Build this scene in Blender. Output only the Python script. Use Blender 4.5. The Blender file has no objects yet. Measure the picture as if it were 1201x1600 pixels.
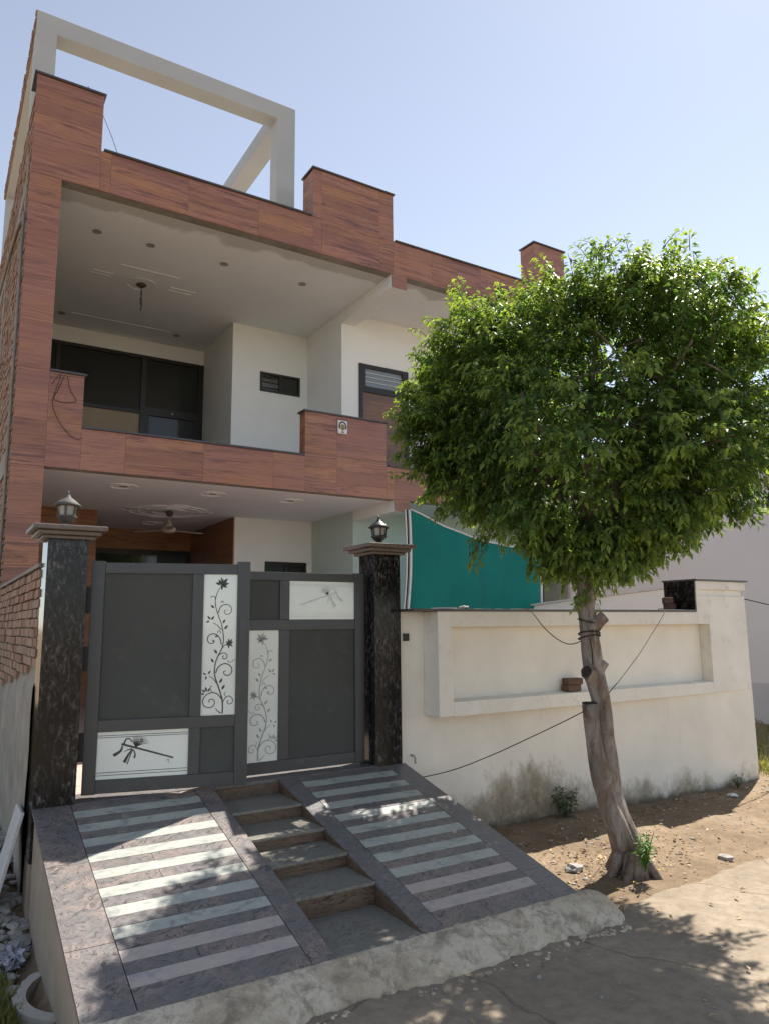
import bpy, bmesh, math, random
import numpy as np
from mathutils import Vector, Matrix, noise

random.seed(7); RNG = np.random.default_rng(7)
S = bpy.context.scene
COL = S.collection

# ------------------------------------------------------------------ camera, world, sun, exposure
cam_d = bpy.data.cameras.new("camera"); cam = bpy.data.objects.new("camera", cam_d); COL.objects.link(cam)
cam_d.sensor_fit = 'HORIZONTAL'; cam_d.sensor_width = 36.0; cam_d.lens = 36.0 * 1146.4 / 1201.0
cam_d.clip_start = 0.05; cam_d.clip_end = 2000
_r = Vector((0.85170, -0.52394, -0.00960)); _u = Vector((-0.07171, -0.13468, 0.98829)); _f = Vector((0.51909, 0.84104, 0.15228))
M = Matrix((( _r.x, _u.x, -_f.x, -0.690), (_r.y, _u.y, -_f.y, -5.697), (_r.z, _u.z, -_f.z, 1.215), (0, 0, 0, 1)))
cam.matrix_world = M
S.camera = cam

SUN_DIR = Vector((0.68, 0.29, 1.0)).normalized()          # towards the sun
elev = math.asin(SUN_DIR.z); azim = math.atan2(SUN_DIR.x, SUN_DIR.y)
W = bpy.data.worlds.new("World"); S.world = W; W.use_nodes = True
nt = W.node_tree; nt.nodes.clear()
sky = nt.nodes.new("ShaderNodeTexSky"); sky.sky_type = 'NISHITA'; sky.sun_disc = False
sky.sun_elevation = elev; sky.sun_rotation = azim
sky.altitude = 200; sky.air_density = 0.85; sky.dust_density = 0.15; sky.ozone_density = 0.0
bg = nt.nodes.new("ShaderNodeBackground"); bg.inputs[1].default_value = 0.082
wo = nt.nodes.new("ShaderNodeOutputWorld")
hz = nt.nodes.new('ShaderNodeHueSaturation'); hz.inputs['Saturation'].default_value = 0.60   # dusty, pale air
nt.links.new(sky.outputs[0], hz.inputs['Color']); nt.links.new(hz.outputs[0], bg.inputs[0]); nt.links.new(bg.outputs[0], wo.inputs[0])
sun_d = bpy.data.lights.new("sun", 'SUN'); sun_d.energy = 4.0; sun_d.angle = math.radians(0.53); sun_d.color = (1.0, 0.94, 0.86)
sun = bpy.data.objects.new("sun", sun_d); COL.objects.link(sun)
sun.rotation_euler = (-SUN_DIR).to_track_quat('-Z', 'Y').to_euler(); sun.location = (8, 6, 14)
S.view_settings.view_transform = 'Standard'; S.view_settings.look = 'None'
S.view_settings.exposure = 1.33; S.view_settings.gamma = 1.0
S.render.engine = 'CYCLES'
S.cycles.max_bounces = 8; S.cycles.diffuse_bounces = 4; S.cycles.glossy_bounces = 3
S.cycles.transparent_max_bounces = 8; S.cycles.caustics_reflective = False; S.cycles.caustics_refractive = False

# ------------------------------------------------------------------ mesh helpers
class MB:
    def __init__(s): s.v = []; s.f = []
    def box(s, x0, x1, y0, y1, z0, z1, sk=0.0):
        b = len(s.v)
        for z in (z0, z1):
            for x, y in ((x0, y0), (x1, y0), (x1, y1), (x0, y1)):
                s.v.append((x, y, z + sk * y))
        for q in ((0, 3, 2, 1), (4, 5, 6, 7), (0, 1, 5, 4), (1, 2, 6, 5), (2, 3, 7, 6), (3, 0, 4, 7)):
            s.f.append(tuple(b + i for i in q))
        return s
    def prism(s, pts, axis, a, b):
        """polygon pts (2d) extruded along axis from a to b"""
        n = len(pts); o = len(s.v)
        def mk(p, t):
            if axis == 'X': return (t, p[0], p[1])
            if axis == 'Y': return (p[0], t, p[1])
            return (p[0], p[1], t)
        for t in (a, b):
            for p in pts: s.v.append(mk(p, t))
        s.f.append(tuple(o + i for i in range(n))[::-1]); s.f.append(tuple(o + n + i for i in range(n)))
        for i in range(n):
            j = (i + 1) % n; s.f.append((o + i, o + j, o + n + j, o + n + i))
        return s
    def tube(s, pts, rad, seg=6, cap=True, wob=0.0):
        pts = [Vector(p) for p in pts]; n = len(pts)
        if not hasattr(rad, '__len__'): rad = [rad] * n
        o = len(s.v); up = Vector((0.13, 0.31, 0.94))
        for i, p in enumerate(pts):
            t = (pts[min(i + 1, n - 1)] - pts[max(i - 1, 0)]).normalized()
            a = t.cross(up)
            if a.length < 1e-3: a = t.cross(Vector((1, 0, 0)))
            a.normalize(); b = t.cross(a)
            for k in range(seg):
                th = 2 * math.pi * k / seg
                r = rad[i]
                if wob: r *= 1 + wob * noise.noise(Vector((math.cos(th) * 1.5, math.sin(th) * 1.5, p.z * 3.1 + p.x)))
                s.v.append(tuple(p + a * (math.cos(th) * r) + b * (math.sin(th) * r)))
        for i in range(n - 1):
            for k in range(seg):
                k2 = (k + 1) % seg
                s.f.append((o + i * seg + k, o + i * seg + k2, o + (i + 1) * seg + k2, o + (i + 1) * seg + k))
        if cap:
            s.f.append(tuple(o + k for k in range(seg))[::-1]); s.f.append(tuple(o + (n - 1) * seg + k for k in range(seg)))
        return s
    def lathe(s, prof, c, seg=20):
        o = len(s.v); n = len(prof)
        for r, z in prof:
            for k in range(seg):
                th = 2 * math.pi * k / seg
                s.v.append((c[0] + r * math.cos(th), c[1] + r * math.sin(th), c[2] + z))
        for i in range(n - 1):
            for k in range(seg):
                k2 = (k + 1) % seg
                s.f.append((o + i * seg + k, o + i * seg + k2, o + (i + 1) * seg + k2, o + (i + 1) * seg + k))
        s.f.append(tuple(o + k for k in range(seg))[::-1]); s.f.append(tuple(o + (n - 1) * seg + k for k in range(seg)))
        return s
    def ring(s, c, r0, r1, z0, z1, seg=36):
        """flat ring moulding"""
        o = len(s.v)
        prof = [(r0, z1), (r0, z0), (r1, z0), (r1, z1)]
        for r, z in prof:
            for k in range(seg):
                th = 2 * math.pi * k / seg
                s.v.append((c[0] + r * math.cos(th), c[1] + r * math.sin(th), c[2] + z))
        for i in range(3):
            for k in range(seg):
                k2 = (k + 1) % seg
                s.f.append((o + i * seg + k, o + i * seg + k2, o + (i + 1) * seg + k2, o + (i + 1) * seg + k))
        return s
    def build(s, name, m, parent=None, smooth=False, bevel=0.0):
        me = bpy.data.meshes.new(name)
        off = Vector((0, 0, 0))
        if parent is not None: off = parent.matrix_basis.translation.copy() if parent.type == 'EMPTY' else Vector(parent.get('_off', (0, 0, 0)))
        me.from_pydata([tuple(Vector(v) - off) for v in s.v], [], s.f)
        me.update()
        bm = bmesh.new(); bm.from_mesh(me); bmesh.ops.recalc_face_normals(bm, faces=bm.faces); bm.to_mesh(me); bm.free()
        if m: me.materials.append(m)
        o = bpy.data.objects.new(name, me); COL.objects.link(o)
        if parent is not None:
            o.parent = parent; o['_off'] = tuple(off) if parent.type == 'EMPTY' else (0, 0, 0)
            if parent.type != 'EMPTY': o['_off'] = tuple(off)
        if smooth:
            for p in me.polygons: p.use_smooth = True
        if bevel:
            b = o.modifiers.new("bevel", 'BEVEL'); b.width = bevel; b.segments = 2; b.limit_method = 'ANGLE'; b.angle_limit = math.radians(40)
        return o

def box(name, m, parent, x0, x1, y0, y1, z0, z1, sk=0.0, bevel=0.0):
    return MB().box(x0, x1, y0, y1, z0, z1, sk).build(name, m, parent, bevel=bevel)
def thing(name, label, cat, loc=(0, 0, 0), group=None):
    o = bpy.data.objects.new(name, None); COL.objects.link(o); o.location = loc
    o.matrix_basis.translation = Vector(loc)
    o['label'] = label; o['category'] = cat
    if group: o['group'] = group
    return o
def tag(o, label, cat, group=None):
    o['label'] = label; o['category'] = cat
    if group: o['group'] = group
    return o
def struct(o): o['kind'] = 'structure'; return o
def stuff(o): o['kind'] = 'stuff'; return o
def smooth_path(pts, n=6):
    """Catmull-Rom"""
    P = [np.array(p, float) for p in pts]; P = [2 * P[0] - P[1]] + P + [2 * P[-1] - P[-2]]
    out = []
    for i in range(1, len(P) - 2):
        for k in range(n):
            t = k / n; a, b, c, d = P[i - 1], P[i], P[i + 1], P[i + 2]
            out.append(0.5 * ((2 * b) + (-a + c) * t + (2 * a - 5 * b + 4 * c - d) * t * t + (-a + 3 * b - 3 * c + d) * t ** 3))
    out.append(P[-2]); return out

# ------------------------------------------------------------------ material helpers
class NT:
    def __init__(s, name):
        s.m = bpy.data.materials.new(name); s.m.use_nodes = True; s.t = s.m.node_tree
        s.t.nodes.clear()
        s.out = s.t.nodes.new('ShaderNodeOutputMaterial'); s.p = s.t.nodes.new('ShaderNodeBsdfPrincipled')
        s.t.links.new(s.p.outputs[0], s.out.inputs[0])
        s.tc = s.t.nodes.new('ShaderNodeTexCoord')
    def n(s, ty, **kw):
        nd = s.t.nodes.new(ty)
        for k, v in kw.items(): setattr(nd, k, v)
        return nd
    def l(s, a, b): s.t.links.new(a, b)
    def mapping(s, scale=(1, 1, 1), rot=(0, 0, 0), src=None):
        mp = s.n('ShaderNodeMapping'); mp.inputs['Scale'].default_value = scale; mp.inputs['Rotation'].default_value = rot
        s.l(src or s.tc.outputs['Object'], mp.inputs[0]); return mp.outputs[0]
    def noise(s, vec, scale=5, detail=6, rough=.6, dist=0.0):
        nd = s.n('ShaderNodeTexNoise'); nd.inputs['Scale'].default_value = scale; nd.inputs['Detail'].default_value = detail
        nd.inputs['Roughness'].default_value = rough; nd.inputs['Distortion'].default_value = dist
        s.l(vec, nd.inputs['Vector']); return nd.outputs[0]
    def ramp(s, fac, stops, interp='LINEAR'):
        r = s.n('ShaderNodeValToRGB'); r.color_ramp.interpolation = interp
        e = r.color_ramp.elements
        while len(e) > 1: e.remove(e[-1])
        e[0].position = stops[0][0]; e[0].color = tuple(stops[0][1]) + (1,) if len(stops[0][1]) == 3 else stops[0][1]
        for p, c in stops[1:]:
            q = e.new(p); q.color = tuple(c) + (1,)
        s.l(fac, r.inputs[0]); return r.outputs[0]
    def mix(s, fac, a, b, mode='MIX'):
        x = s.n('ShaderNodeMix', data_type='RGBA', blend_type=mode)
        for sock, v in ((x.inputs[0], fac), (x.inputs[6], a), (x.inputs[7], b)):
            if isinstance(v, (int, float)): sock.default_value = v
            elif isinstance(v, tuple): sock.default_value = v + (1,) if len(v) == 3 else v
            else: s.l(v, sock)
        return x.outputs[2]
    def math(s, op, a, b=0.0):
        x = s.n('ShaderNodeMath', operation=op)
        for sock, v in zip(x.inputs, (a, b)):
            if isinstance(v, (int, float)): sock.default_value = v
            else: s.l(v, sock)
        return x.outputs[0]
    def bump(s, h, strength=.3, dist=.01):
        b = s.n('ShaderNodeBump'); b.inputs['Strength'].default_value = strength; b.inputs['Distance'].default_value = dist
        s.l(h, b.inputs['Height']); s.l(b.outputs[0], s.p.inputs['Normal'])
    def rough(s, v):
        if isinstance(v, (int, float)): s.p.inputs['Roughness'].default_value = v
        else: s.l(v, s.p.inputs['Roughness'])
    def col(s, v):
        if isinstance(v, tuple): s.p.inputs['Base Color'].default_value = v + (1,)
        else: s.l(v, s.p.inputs['Base Color'])
    def xyz(s, src=None):
        x = s.n('ShaderNodeSeparateXYZ'); s.l(src or s.tc.outputs['Object'], x.inputs[0]); return x.outputs

def m_paint(name, c, var=.12, rough=.75, scale=2.2, bump=.08, dirt=None, spec=.3):
    t = NT(name); v = t.mapping()
    a = t.noise(v, scale, 7, .62); lo = tuple(x * (1 - var) for x in c)
    colr = t.ramp(a, [(.3, lo), (.68, c)])
    if dirt:
        b = t.noise(v, 5.5, 8, .7); colr = t.mix(t.ramp(b, [(.55, (0, 0, 0)), (.75, (.55,) * 3)]), colr, dirt)
    t.col(colr); t.rough(rough); t.p.inputs['Specular IOR Level'].default_value = spec
    if bump: t.bump(t.noise(v, 60, 5, .6), bump, .01)
    return t.m
def m_plain(name, c, rough=.5, metal=0.0):
    t = NT(name); v = t.mapping(); t.col(t.ramp(t.noise(v, 14, 5, .6), [(.3, tuple(x * .82 for x in c)), (.7, c)]))
    t.rough(rough); t.p.inputs['Metallic'].default_value = metal; return t.m

def m_wood(name, light, mid, dark):
    t = NT(name); v = t.mapping()
    oi = t.n('ShaderNodeObjectInfo'); off = t.n('ShaderNodeVectorMath', operation='ADD')
    sc = t.n('ShaderNodeVectorMath', operation='SCALE'); sc.inputs[0].default_value = (3.1, 0.7, 5.3); t.l(oi.outputs['Random'], sc.inputs['Scale'])
    t.l(v, off.inputs[0]); t.l(sc.outputs[0], off.inputs[1])
    ov = off.outputs[0]
    g = t.noise(t.mapping((.30, .30, 7.5), src=ov), 2.2, 9, .70, .9)
    fine = t.noise(t.mapping((2.2, 2.2, 60), src=ov), 3.0, 6, .7, .4)
    big = t.noise(t.mapping((.65, .65, 9), src=ov), 1.7, 7, .68, 1.3)
    hue = t.noise(t.mapping((.5, .5, 1.6), src=ov), 1.6, 3, .5, .5)
    base = t.ramp(g, [(.30, dark), (.40, mid), (.49, light), (.56, mid), (.62, dark), (.68, light), (.80, mid)])
    base = t.mix(t.ramp(hue, [(.42, (0, 0, 0)), (.60, (.6,) * 3)]), base, (.52, .25, .085))
    base = t.mix(t.ramp(fine, [(.36, (.5,) * 3), (.58, (0, 0, 0))]), base, dark)
    base = t.mix(t.ramp(big, [(.52, (0, 0, 0)), (.66, (.85,) * 3)]), base, tuple(x * .62 for x in dark))
    # printed plank rows inside one tile
    z = t.xyz(v)[2]; row = t.math('FRACT', t.math('MULTIPLY', z, 1 / .2)); rowid = t.math('FLOOR', t.math('MULTIPLY', z, 1 / .2))
    wn = t.n('ShaderNodeTexWhiteNoise', noise_dimensions='2D'); cv = t.n('ShaderNodeCombineXYZ')
    t.l(rowid, cv.inputs[0]); t.l(oi.outputs['Random'], cv.inputs[1]); t.l(cv.outputs[0], wn.inputs['Vector'])
    base = t.mix(t.math('MULTIPLY', wn.outputs[0], .6), base, tuple(x * .62 for x in mid))
    base = t.mix(t.math('MULTIPLY', t.math('FRACT', t.math('MULTIPLY', oi.outputs['Random'], 17.3)), .45), base, (.34, .155, .12))
    line = t.math('LESS_THAN', row, .02); base = t.mix(t.math('MULTIPLY', line, .55), base, tuple(x * .4 for x in dark))
    t.col(base); t.rough(.33); t.p.inputs['Specular IOR Level'].default_value = .4
    t.bump(fine, .06, .005)
    return t.m

def m_granite(name, dark, mid, pink, rough=.28, amt=.5, scale=1.0, stretch=(1, 1, 1)):
    t = NT(name)
    oi = t.n('ShaderNodeObjectInfo'); sc = t.n('ShaderNodeVectorMath', operation='SCALE'); sc.inputs[0].default_value = (5.3, 3.7, 2.1)
    t.l(oi.outputs['Random'], sc.inputs['Scale']); ad = t.n('ShaderNodeVectorMath', operation='ADD')
    t.l(t.mapping(stretch), ad.inputs[0]); t.l(sc.outputs[0], ad.inputs[1]); v = ad.outputs[0]
    n0 = t.noise(v, 2.6 * scale, 3, .5, .6)
    wp = t.n('ShaderNodeVectorMath', operation='SCALE'); t.l(n0, wp.inputs['Scale']); wp.inputs[0].default_value = (1.5, .9, .6)
    w2 = t.n('ShaderNodeVectorMath', operation='ADD'); t.l(v, w2.inputs[0]); t.l(wp.outputs[0], w2.inputs[1])
    mp = t.mapping((1, 2.6, 2.6), (0, 0, .5), w2.outputs[0])
    n1 = t.noise(mp, 12 * scale, 8, .72, 1.6); n2 = t.noise(v, 2.1 * scale, 6, .68, 1.6); n3 = t.noise(v, 120 * scale, 2, .5)
    c = t.ramp(n1, [(.34, dark), (.46, mid), (.58, tuple(x * 1.35 for x in mid)), (.70, tuple(x * .8 for x in mid))])
    pk = t.math('MULTIPLY', t.ramp(n2, [(.46, (0, 0, 0)), (.64, (1, 1, 1))]), t.ramp(n1, [(.42, (0, 0, 0)), (.56, (1, 1, 1))]))
    c = t.mix(t.math('MULTIPLY', pk, amt), c, pink)
    c = t.mix(t.ramp(n3, [(.55, (0, 0, 0)), (.7, (.35,) * 3)]), c, tuple(x * 1.7 for x in mid))
    t.col(c); t.rough(t.ramp(n1, [(.3, (rough * .8,) * 3), (.7, (rough * 1.5,) * 3)]))
    t.p.inputs['Specular IOR Level'].default_value = .5
    return t.m

def m_blackgranite(name, rough=.16):
    t = NT(name); v = t.mapping()
    n1 = t.noise(t.mapping((16, 16, 6.5)), 2.3, 6, .74, .5); n2 = t.noise(t.mapping((2.4, 2.4, 1.3)), 1.4, 5, .65, 1.0)
    c = t.ramp(n1, [(.40, (.005, .005, .005)), (.50, (.018, .016, .015)), (.57, (.07, .066, .068)), (.66, (.19, .185, .19))])
    c = t.mix(t.ramp(n2, [(.38, (.92,) * 3), (.60, (0, 0, 0))]), c, (.009, .009, .009))
    t.col(c); t.rough(rough); t.p.inputs['Specular IOR Level'].default_value = .28
    return t.m

def m_marble(name, c, vein):
    t = NT(name); oi = t.n('ShaderNodeObjectInfo'); ad = t.n('ShaderNodeVectorMath', operation='ADD')
    sc = t.n('ShaderNodeVectorMath', operation='SCALE'); sc.inputs[0].default_value = (7.3, 2.7, 4.1); t.l(oi.outputs['Random'], sc.inputs['Scale'])
    t.l(t.mapping((1.2, 2.2, 2)), ad.inputs[0]); t.l(sc.outputs[0], ad.inputs[1])
    n = t.noise(ad.outputs[0], 2.6, 8, .68, 2.2); n2 = t.noise(ad.outputs[0], 17, 6, .7)
    cc = t.ramp(n, [(.36, vein), (.46, tuple(x * .92 for x in c)), (.62, c), (.74, tuple(x * .8 for x in c))])
    cc = t.mix(t.ramp(n2, [(.35, (.3,) * 3), (.6, (0, 0, 0))]), cc, vein)
    t.col(cc); t.rough(t.ramp(n2, [(.3, (.25,) * 3), (.7, (.5,) * 3)])); return t.m

def m_wall_dirty(name, c, ground_z=-.03):
    """painted wall: blotches, rain streaks and damp stains at the foot"""
    t = NT(name); v = t.mapping(); X = t.xyz(v)
    a = t.noise(v, 1.7, 7, .6)
    colr = t.ramp(a, [(.3, tuple(x * .86 for x in c)), (.65, c)])
    st = t.noise(t.mapping((9, 9, .55)), 2.2, 6, .7)
    colr = t.mix(t.ramp(st, [(.60, (0, 0, 0)), (.84, (.4,) * 3)]), colr, (.36, .28, .19))
    hgt = t.math('SUBTRACT', X[2], ground_z)
    nz = t.math('MULTIPLY', t.noise(t.mapping((1.6, 1.6, 1.0)), 1.7, 8, .72), 1.35)
    xw = t.math('SUBTRACT', 1.0, t.math('MULTIPLY', t.math('ABSOLUTE', t.math('SUBTRACT', X[0], -1.15)), .62))
    xw = t.math('MULTIPLY', t.math('MAXIMUM', xw, 0.0), .42)
    d = t.math('SUBTRACT', t.math('ADD', nz, xw), t.math('MULTIPLY', hgt, 1.05))
    damp = t.ramp(d, [(.42, (0, 0, 0)), (.66, (.8,) * 3), (.9, (1, 1, 1))])
    mott = t.ramp(t.noise(v, 14, 8, .75), [(.35, (.10, .075, .04)), (.55, (.25, .19, .11)), (.75, (.46, .40, .30))])
    colr = t.mix(t.math('MULTIPLY', damp, .85), colr, mott)
    foot = t.ramp(t.math('SUBTRACT', t.math('MULTIPLY', t.noise(v, 9, 6, .7), .22), hgt), [(.0, (0, 0, 0)), (.08, (.8,) * 3)])
    colr = t.mix(foot, colr, (.09, .075, .05))
    t.col(colr); t.rough(.85); t.p.inputs['Specular IOR Level'].default_value = .2
    t.bump(t.noise(v, 45, 6, .65), .18, .01); return t.m

def m_ground(name, c1, c2, c3, bs=.5):
    t = NT(name); v = t.mapping()
    a = t.noise(v, 1.3, 8, .65); b = t.noise(v, 11, 8, .75); f = t.noise(v, 70, 4, .7)
    c = t.ramp(a, [(.3, c1), (.55, c2), (.75, c3)])
    c = t.mix(t.ramp(b, [(.35, (.55,) * 3), (.6, (0, 0, 0))]), c, tuple(x * .62 for x in c1))
    c = t.mix(t.ramp(f, [(.62, (0, 0, 0)), (.75, (.4,) * 3)]), c, tuple(min(1, x * 1.5) for x in c3))
    t.col(c); t.rough(.95); t.p.inputs['Specular IOR Level'].default_value = .1
    t.bump(t.mix(.5, t.noise(v, 26, 8, .7), f), bs, .02); return t.m

WHITE = m_paint('white_wall_paint', (.89, .91, .90), .06, .7, 1.4)
CEIL = m_paint('ceiling_paint', (.87, .89, .91), .07, .8, 1.1, .03, dirt=(.78, .78, .76))
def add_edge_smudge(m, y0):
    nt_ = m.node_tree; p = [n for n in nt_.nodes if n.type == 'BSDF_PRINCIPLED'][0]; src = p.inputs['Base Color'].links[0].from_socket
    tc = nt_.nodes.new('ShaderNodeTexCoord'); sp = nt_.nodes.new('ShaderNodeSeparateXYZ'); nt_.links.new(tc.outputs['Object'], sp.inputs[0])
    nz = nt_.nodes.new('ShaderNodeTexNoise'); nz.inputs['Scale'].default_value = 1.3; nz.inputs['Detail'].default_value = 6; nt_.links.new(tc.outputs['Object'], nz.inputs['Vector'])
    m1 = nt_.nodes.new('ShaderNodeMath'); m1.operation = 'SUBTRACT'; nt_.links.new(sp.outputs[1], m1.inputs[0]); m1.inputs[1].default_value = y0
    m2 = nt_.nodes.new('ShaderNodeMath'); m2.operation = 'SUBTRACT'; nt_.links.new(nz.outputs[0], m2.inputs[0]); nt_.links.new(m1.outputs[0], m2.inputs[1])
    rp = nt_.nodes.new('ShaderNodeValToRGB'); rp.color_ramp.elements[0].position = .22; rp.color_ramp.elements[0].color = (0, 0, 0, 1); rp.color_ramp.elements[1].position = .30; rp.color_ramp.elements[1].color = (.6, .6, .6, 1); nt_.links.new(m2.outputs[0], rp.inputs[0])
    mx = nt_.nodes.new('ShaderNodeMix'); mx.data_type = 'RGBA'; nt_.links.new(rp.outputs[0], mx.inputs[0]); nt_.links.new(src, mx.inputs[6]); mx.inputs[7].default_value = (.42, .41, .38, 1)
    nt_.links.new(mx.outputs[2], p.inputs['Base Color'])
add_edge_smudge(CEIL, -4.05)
LOWCEIL = m_paint('porch_ceiling_paint', (.86, .88, .93), .06, .8, 1.0, .03)
MINT = m_paint('pale_green_paint', (.62, .72, .66), .08, .7)
FRAMEP = m_paint('frame_paint', (.47, .475, .465), .10, .75, 1.3, .1)
CEMENT = m_paint('cement_render', (.34, .31, .27), .35, .9, 3.5, .5, dirt=(.18, .16, .13))
RCEMENT = m_paint('ramp_side_render', (.36, .30, .24), .25, .9, 3.0, .35, dirt=(.24, .2, .15))
def m_kerb():
    t = NT('kerb_cement'); v = t.mapping(); a = t.noise(v, 2.2, 8, .7, .6); b_ = t.noise(v, 9, 8, .75, .5); f = t.noise(v, 55, 6, .75)
    c = t.ramp(a, [(.32, (.27, .22, .155)), (.47, (.48, .40, .295)), (.60, (.62, .54, .42)), (.75, (.42, .34, .24))])
    c = t.mix(t.ramp(b_, [(.38, (.75,) * 3), (.52, (0, 0, 0))]), c, (.22, .185, .14))
    c = t.mix(t.ramp(f, [(.56, (0, 0, 0)), (.70, (.5,) * 3)]), c, (.16, .135, .10))
    t.col(c); t.rough(.95); t.p.inputs['Specular IOR Level'].default_value = .12
    t.bump(t.mix(.5, b_, f), .5, .02); return t.m
KERB = m_kerb()
PINKW = m_paint('neighbour_wall_paint', (.64, .60, .615), .08, .85, .5, .05)
WOOD = m_wood('wood_look_tile', (.49, .235, .155), (.33, .145, .104), (.105, .052, .05))
WOODIN = m_wood('wood_look_tile_porch', (.50, .25, .11), (.34, .15, .065), (.16, .065, .03))
COPING = m_plain('dark_granite_coping', (.075, .07, .075), .35)
GRAN = m_granite('swirl_granite', (.034, .031, .032), (.135, .123, .118), (.38, .265, .21), .36, .6)
GRAN2 = m_granite('grey_granite', (.042, .041, .043), (.135, .128, .126), (.28, .21, .18), .34, .4)
TREAD = m_granite('tread_granite', (.06, .056, .046), (.17, .16, .135), (.28, .235, .18), .4, .35)
RISER = m_granite('brown_riser_stone', (.022, .015, .011), (.105, .068, .045), (.22, .15, .095), .4, .6, .6, (1, 1, 2))
STRIPE = m_marble('pale_marble', (.43, .44, .39), (.24, .25, .23))
STRIPEP = m_marble('pinkish_marble', (.47, .395, .345), (.30, .29, .30))
PILLAR = m_blackgranite('black_granite')
CAPST = m_granite('cap_stone', (.04, .032, .027), (.125, .10, .085), (.24, .18, .145), .45, .4, 2.0)
GATEM = m_paint('gate_paint', (.058, .063, .067), .18, .36, 2.0, .04, dirt=(.11, .107, .098), spec=.5)
GATEP = m_paint('gate_sheet', (.066, .072, .066), .22, .55, 1.6, .12, dirt=(.115, .112, .10))
BLACK = m_plain('black_metal', (.02, .02, .021), .35)
DARKF = m_plain('dark_window_frame', (.022, .018, .016), .4)
BEIGE = m_paint('beige_board', (.46, .36, .25), .12, .6)
DOORW = m_wood('door_veneer', (.20, .14, .11), (.16, .11, .09), (.10, .07, .06))
WHITEP = m_plain('white_plastic', (.72, .72, .70), .4)
STEEL = m_plain('dull_steel', (.35, .35, .35), .35, .8)
def m_glass(name, c, rough=.04, spec=.5):
    t = NT(name); t.col(c); t.rough(rough); t.p.inputs['Specular IOR Level'].default_value = spec; return t.m
DGLASS = m_glass('dark_glass', (.026, .030, .026), .05)
GGLASS = m_glass('grey_glass', (.05, .055, .055), .08)
BGLASS = m_glass('ventilator_glass', (.22, .26, .30), .12)
def m_etched():
    t = NT('etched_white_glass'); v = t.mapping()
    t.col(t.ramp(t.noise(v, 3, 5, .6), [(.3, (.70, .75, .71)), (.7, (.78, .83, .78))])); t.rough(.10)
    t.p.inputs['Coat Weight'].default_value = .5; t.p.inputs['Coat Roughness'].default_value = .03
    return t.m
EGLASS = m_etched()
ETCH = m_plain('etched_line', (.055, .055, .06), .4)
ETCHG = m_plain('etched_line_pale', (.36, .39, .385), .4)
ETCHP = m_plain('etched_line_faint', (.66, .705, .67), .4)
LGLASS = m_glass('lamp_glass', (.34, .34, .335), .2)
LAMPM = m_plain('lamp_black', (.028, .027, .027), .45)
LAMPD = m_plain('lamp_dusty', (.085, .078, .072), .75)
WDIRT = m_wall_dirty('cream_compound_paint', (.83, .785, .69))
WTRIM = m_paint('cream_trim_paint', (.82, .78, .695), .14, .8, 2.6, .15, dirt=(.46, .37, .26))
def m_brick():
    t = NT('brick_clay'); oi = t.n('ShaderNodeObjectInfo'); v = t.mapping()
    g = t.n('ShaderNodeNewGeometry')
    wn = t.math('FRACT', t.math('ADD', oi.outputs['Random'], g.outputs['Random Per Island']))
    c = t.ramp(wn, [(.0, (.25, .12, .075)), (.35, (.36, .18, .11)), (.7, (.42, .26, .17)), (1.0, (.30, .20, .15))])
    c = t.mix(t.ramp(t.noise(v, 22, 7, .7), [(.4, (.6,) * 3), (.62, (0, 0, 0))]), c, (.30, .24, .19))
    t.col(c); t.rough(.93); t.bump(t.noise(v, 60, 6, .7), .6, .01); return t.m
BRICK = m_brick()
MORTAR = m_paint('mortar', (.32, .26, .20), .3, .95, 8, .6)
def add_cracks(m):
    nt_ = m.node_tree; p = [n for n in nt_.nodes if n.type == 'BSDF_PRINCIPLED'][0]; src = p.inputs['Base Color'].links[0].from_socket
    tc = nt_.nodes.new('ShaderNodeTexCoord'); nz = nt_.nodes.new('ShaderNodeTexNoise'); nz.inputs['Scale'].default_value = 2.5; nz.inputs['Detail'].default_value = 6
    ad = nt_.nodes.new('ShaderNodeVectorMath'); ad.operation = 'MULTIPLY_ADD'; ad.inputs[1].default_value = (.35, .35, .35)
    nt_.links.new(tc.outputs['Object'], nz.inputs['Vector']); nt_.links.new(nz.outputs['Color'], ad.inputs[0]); nt_.links.new(tc.outputs['Object'], ad.inputs[2])
    vo = nt_.nodes.new('ShaderNodeTexVoronoi'); vo.feature = 'DISTANCE_TO_EDGE'; vo.inputs['Scale'].default_value = .75; nt_.links.new(ad.outputs[0], vo.inputs['Vector'])
    rp = nt_.nodes.new('ShaderNodeValToRGB'); rp.color_ramp.elements[0].color = (.75, .75, .75, 1); rp.color_ramp.elements[1].position = .012; rp.color_ramp.elements[1].color = (0, 0, 0, 1); nt_.links.new(vo.outputs[0], rp.inputs[0])
    mx = nt_.nodes.new('ShaderNodeMix'); mx.data_type = 'RGBA'; nt_.links.new(rp.outputs[0], mx.inputs[0]); nt_.links.new(src, mx.inputs[6]); mx.inputs[7].default_value = (.14, .11, .08, 1)
    nt_.links.new(mx.outputs[2], p.inputs['Base Color']); return m
ROADM = m_ground('sandy_concrete', (.25, .205, .152), (.325, .268, .20), (.39, .325, .245), .4)
add_cracks(ROADM)
SOIL = m_ground('dry_soil', (.19, .14, .092), (.27, .20, .13), (.34, .265, .185), .7)
FLOORM = m_granite('courtyard_stone', (.28, .19, .16), (.44, .32, .27), (.55, .40, .33), .5, .4)
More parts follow.
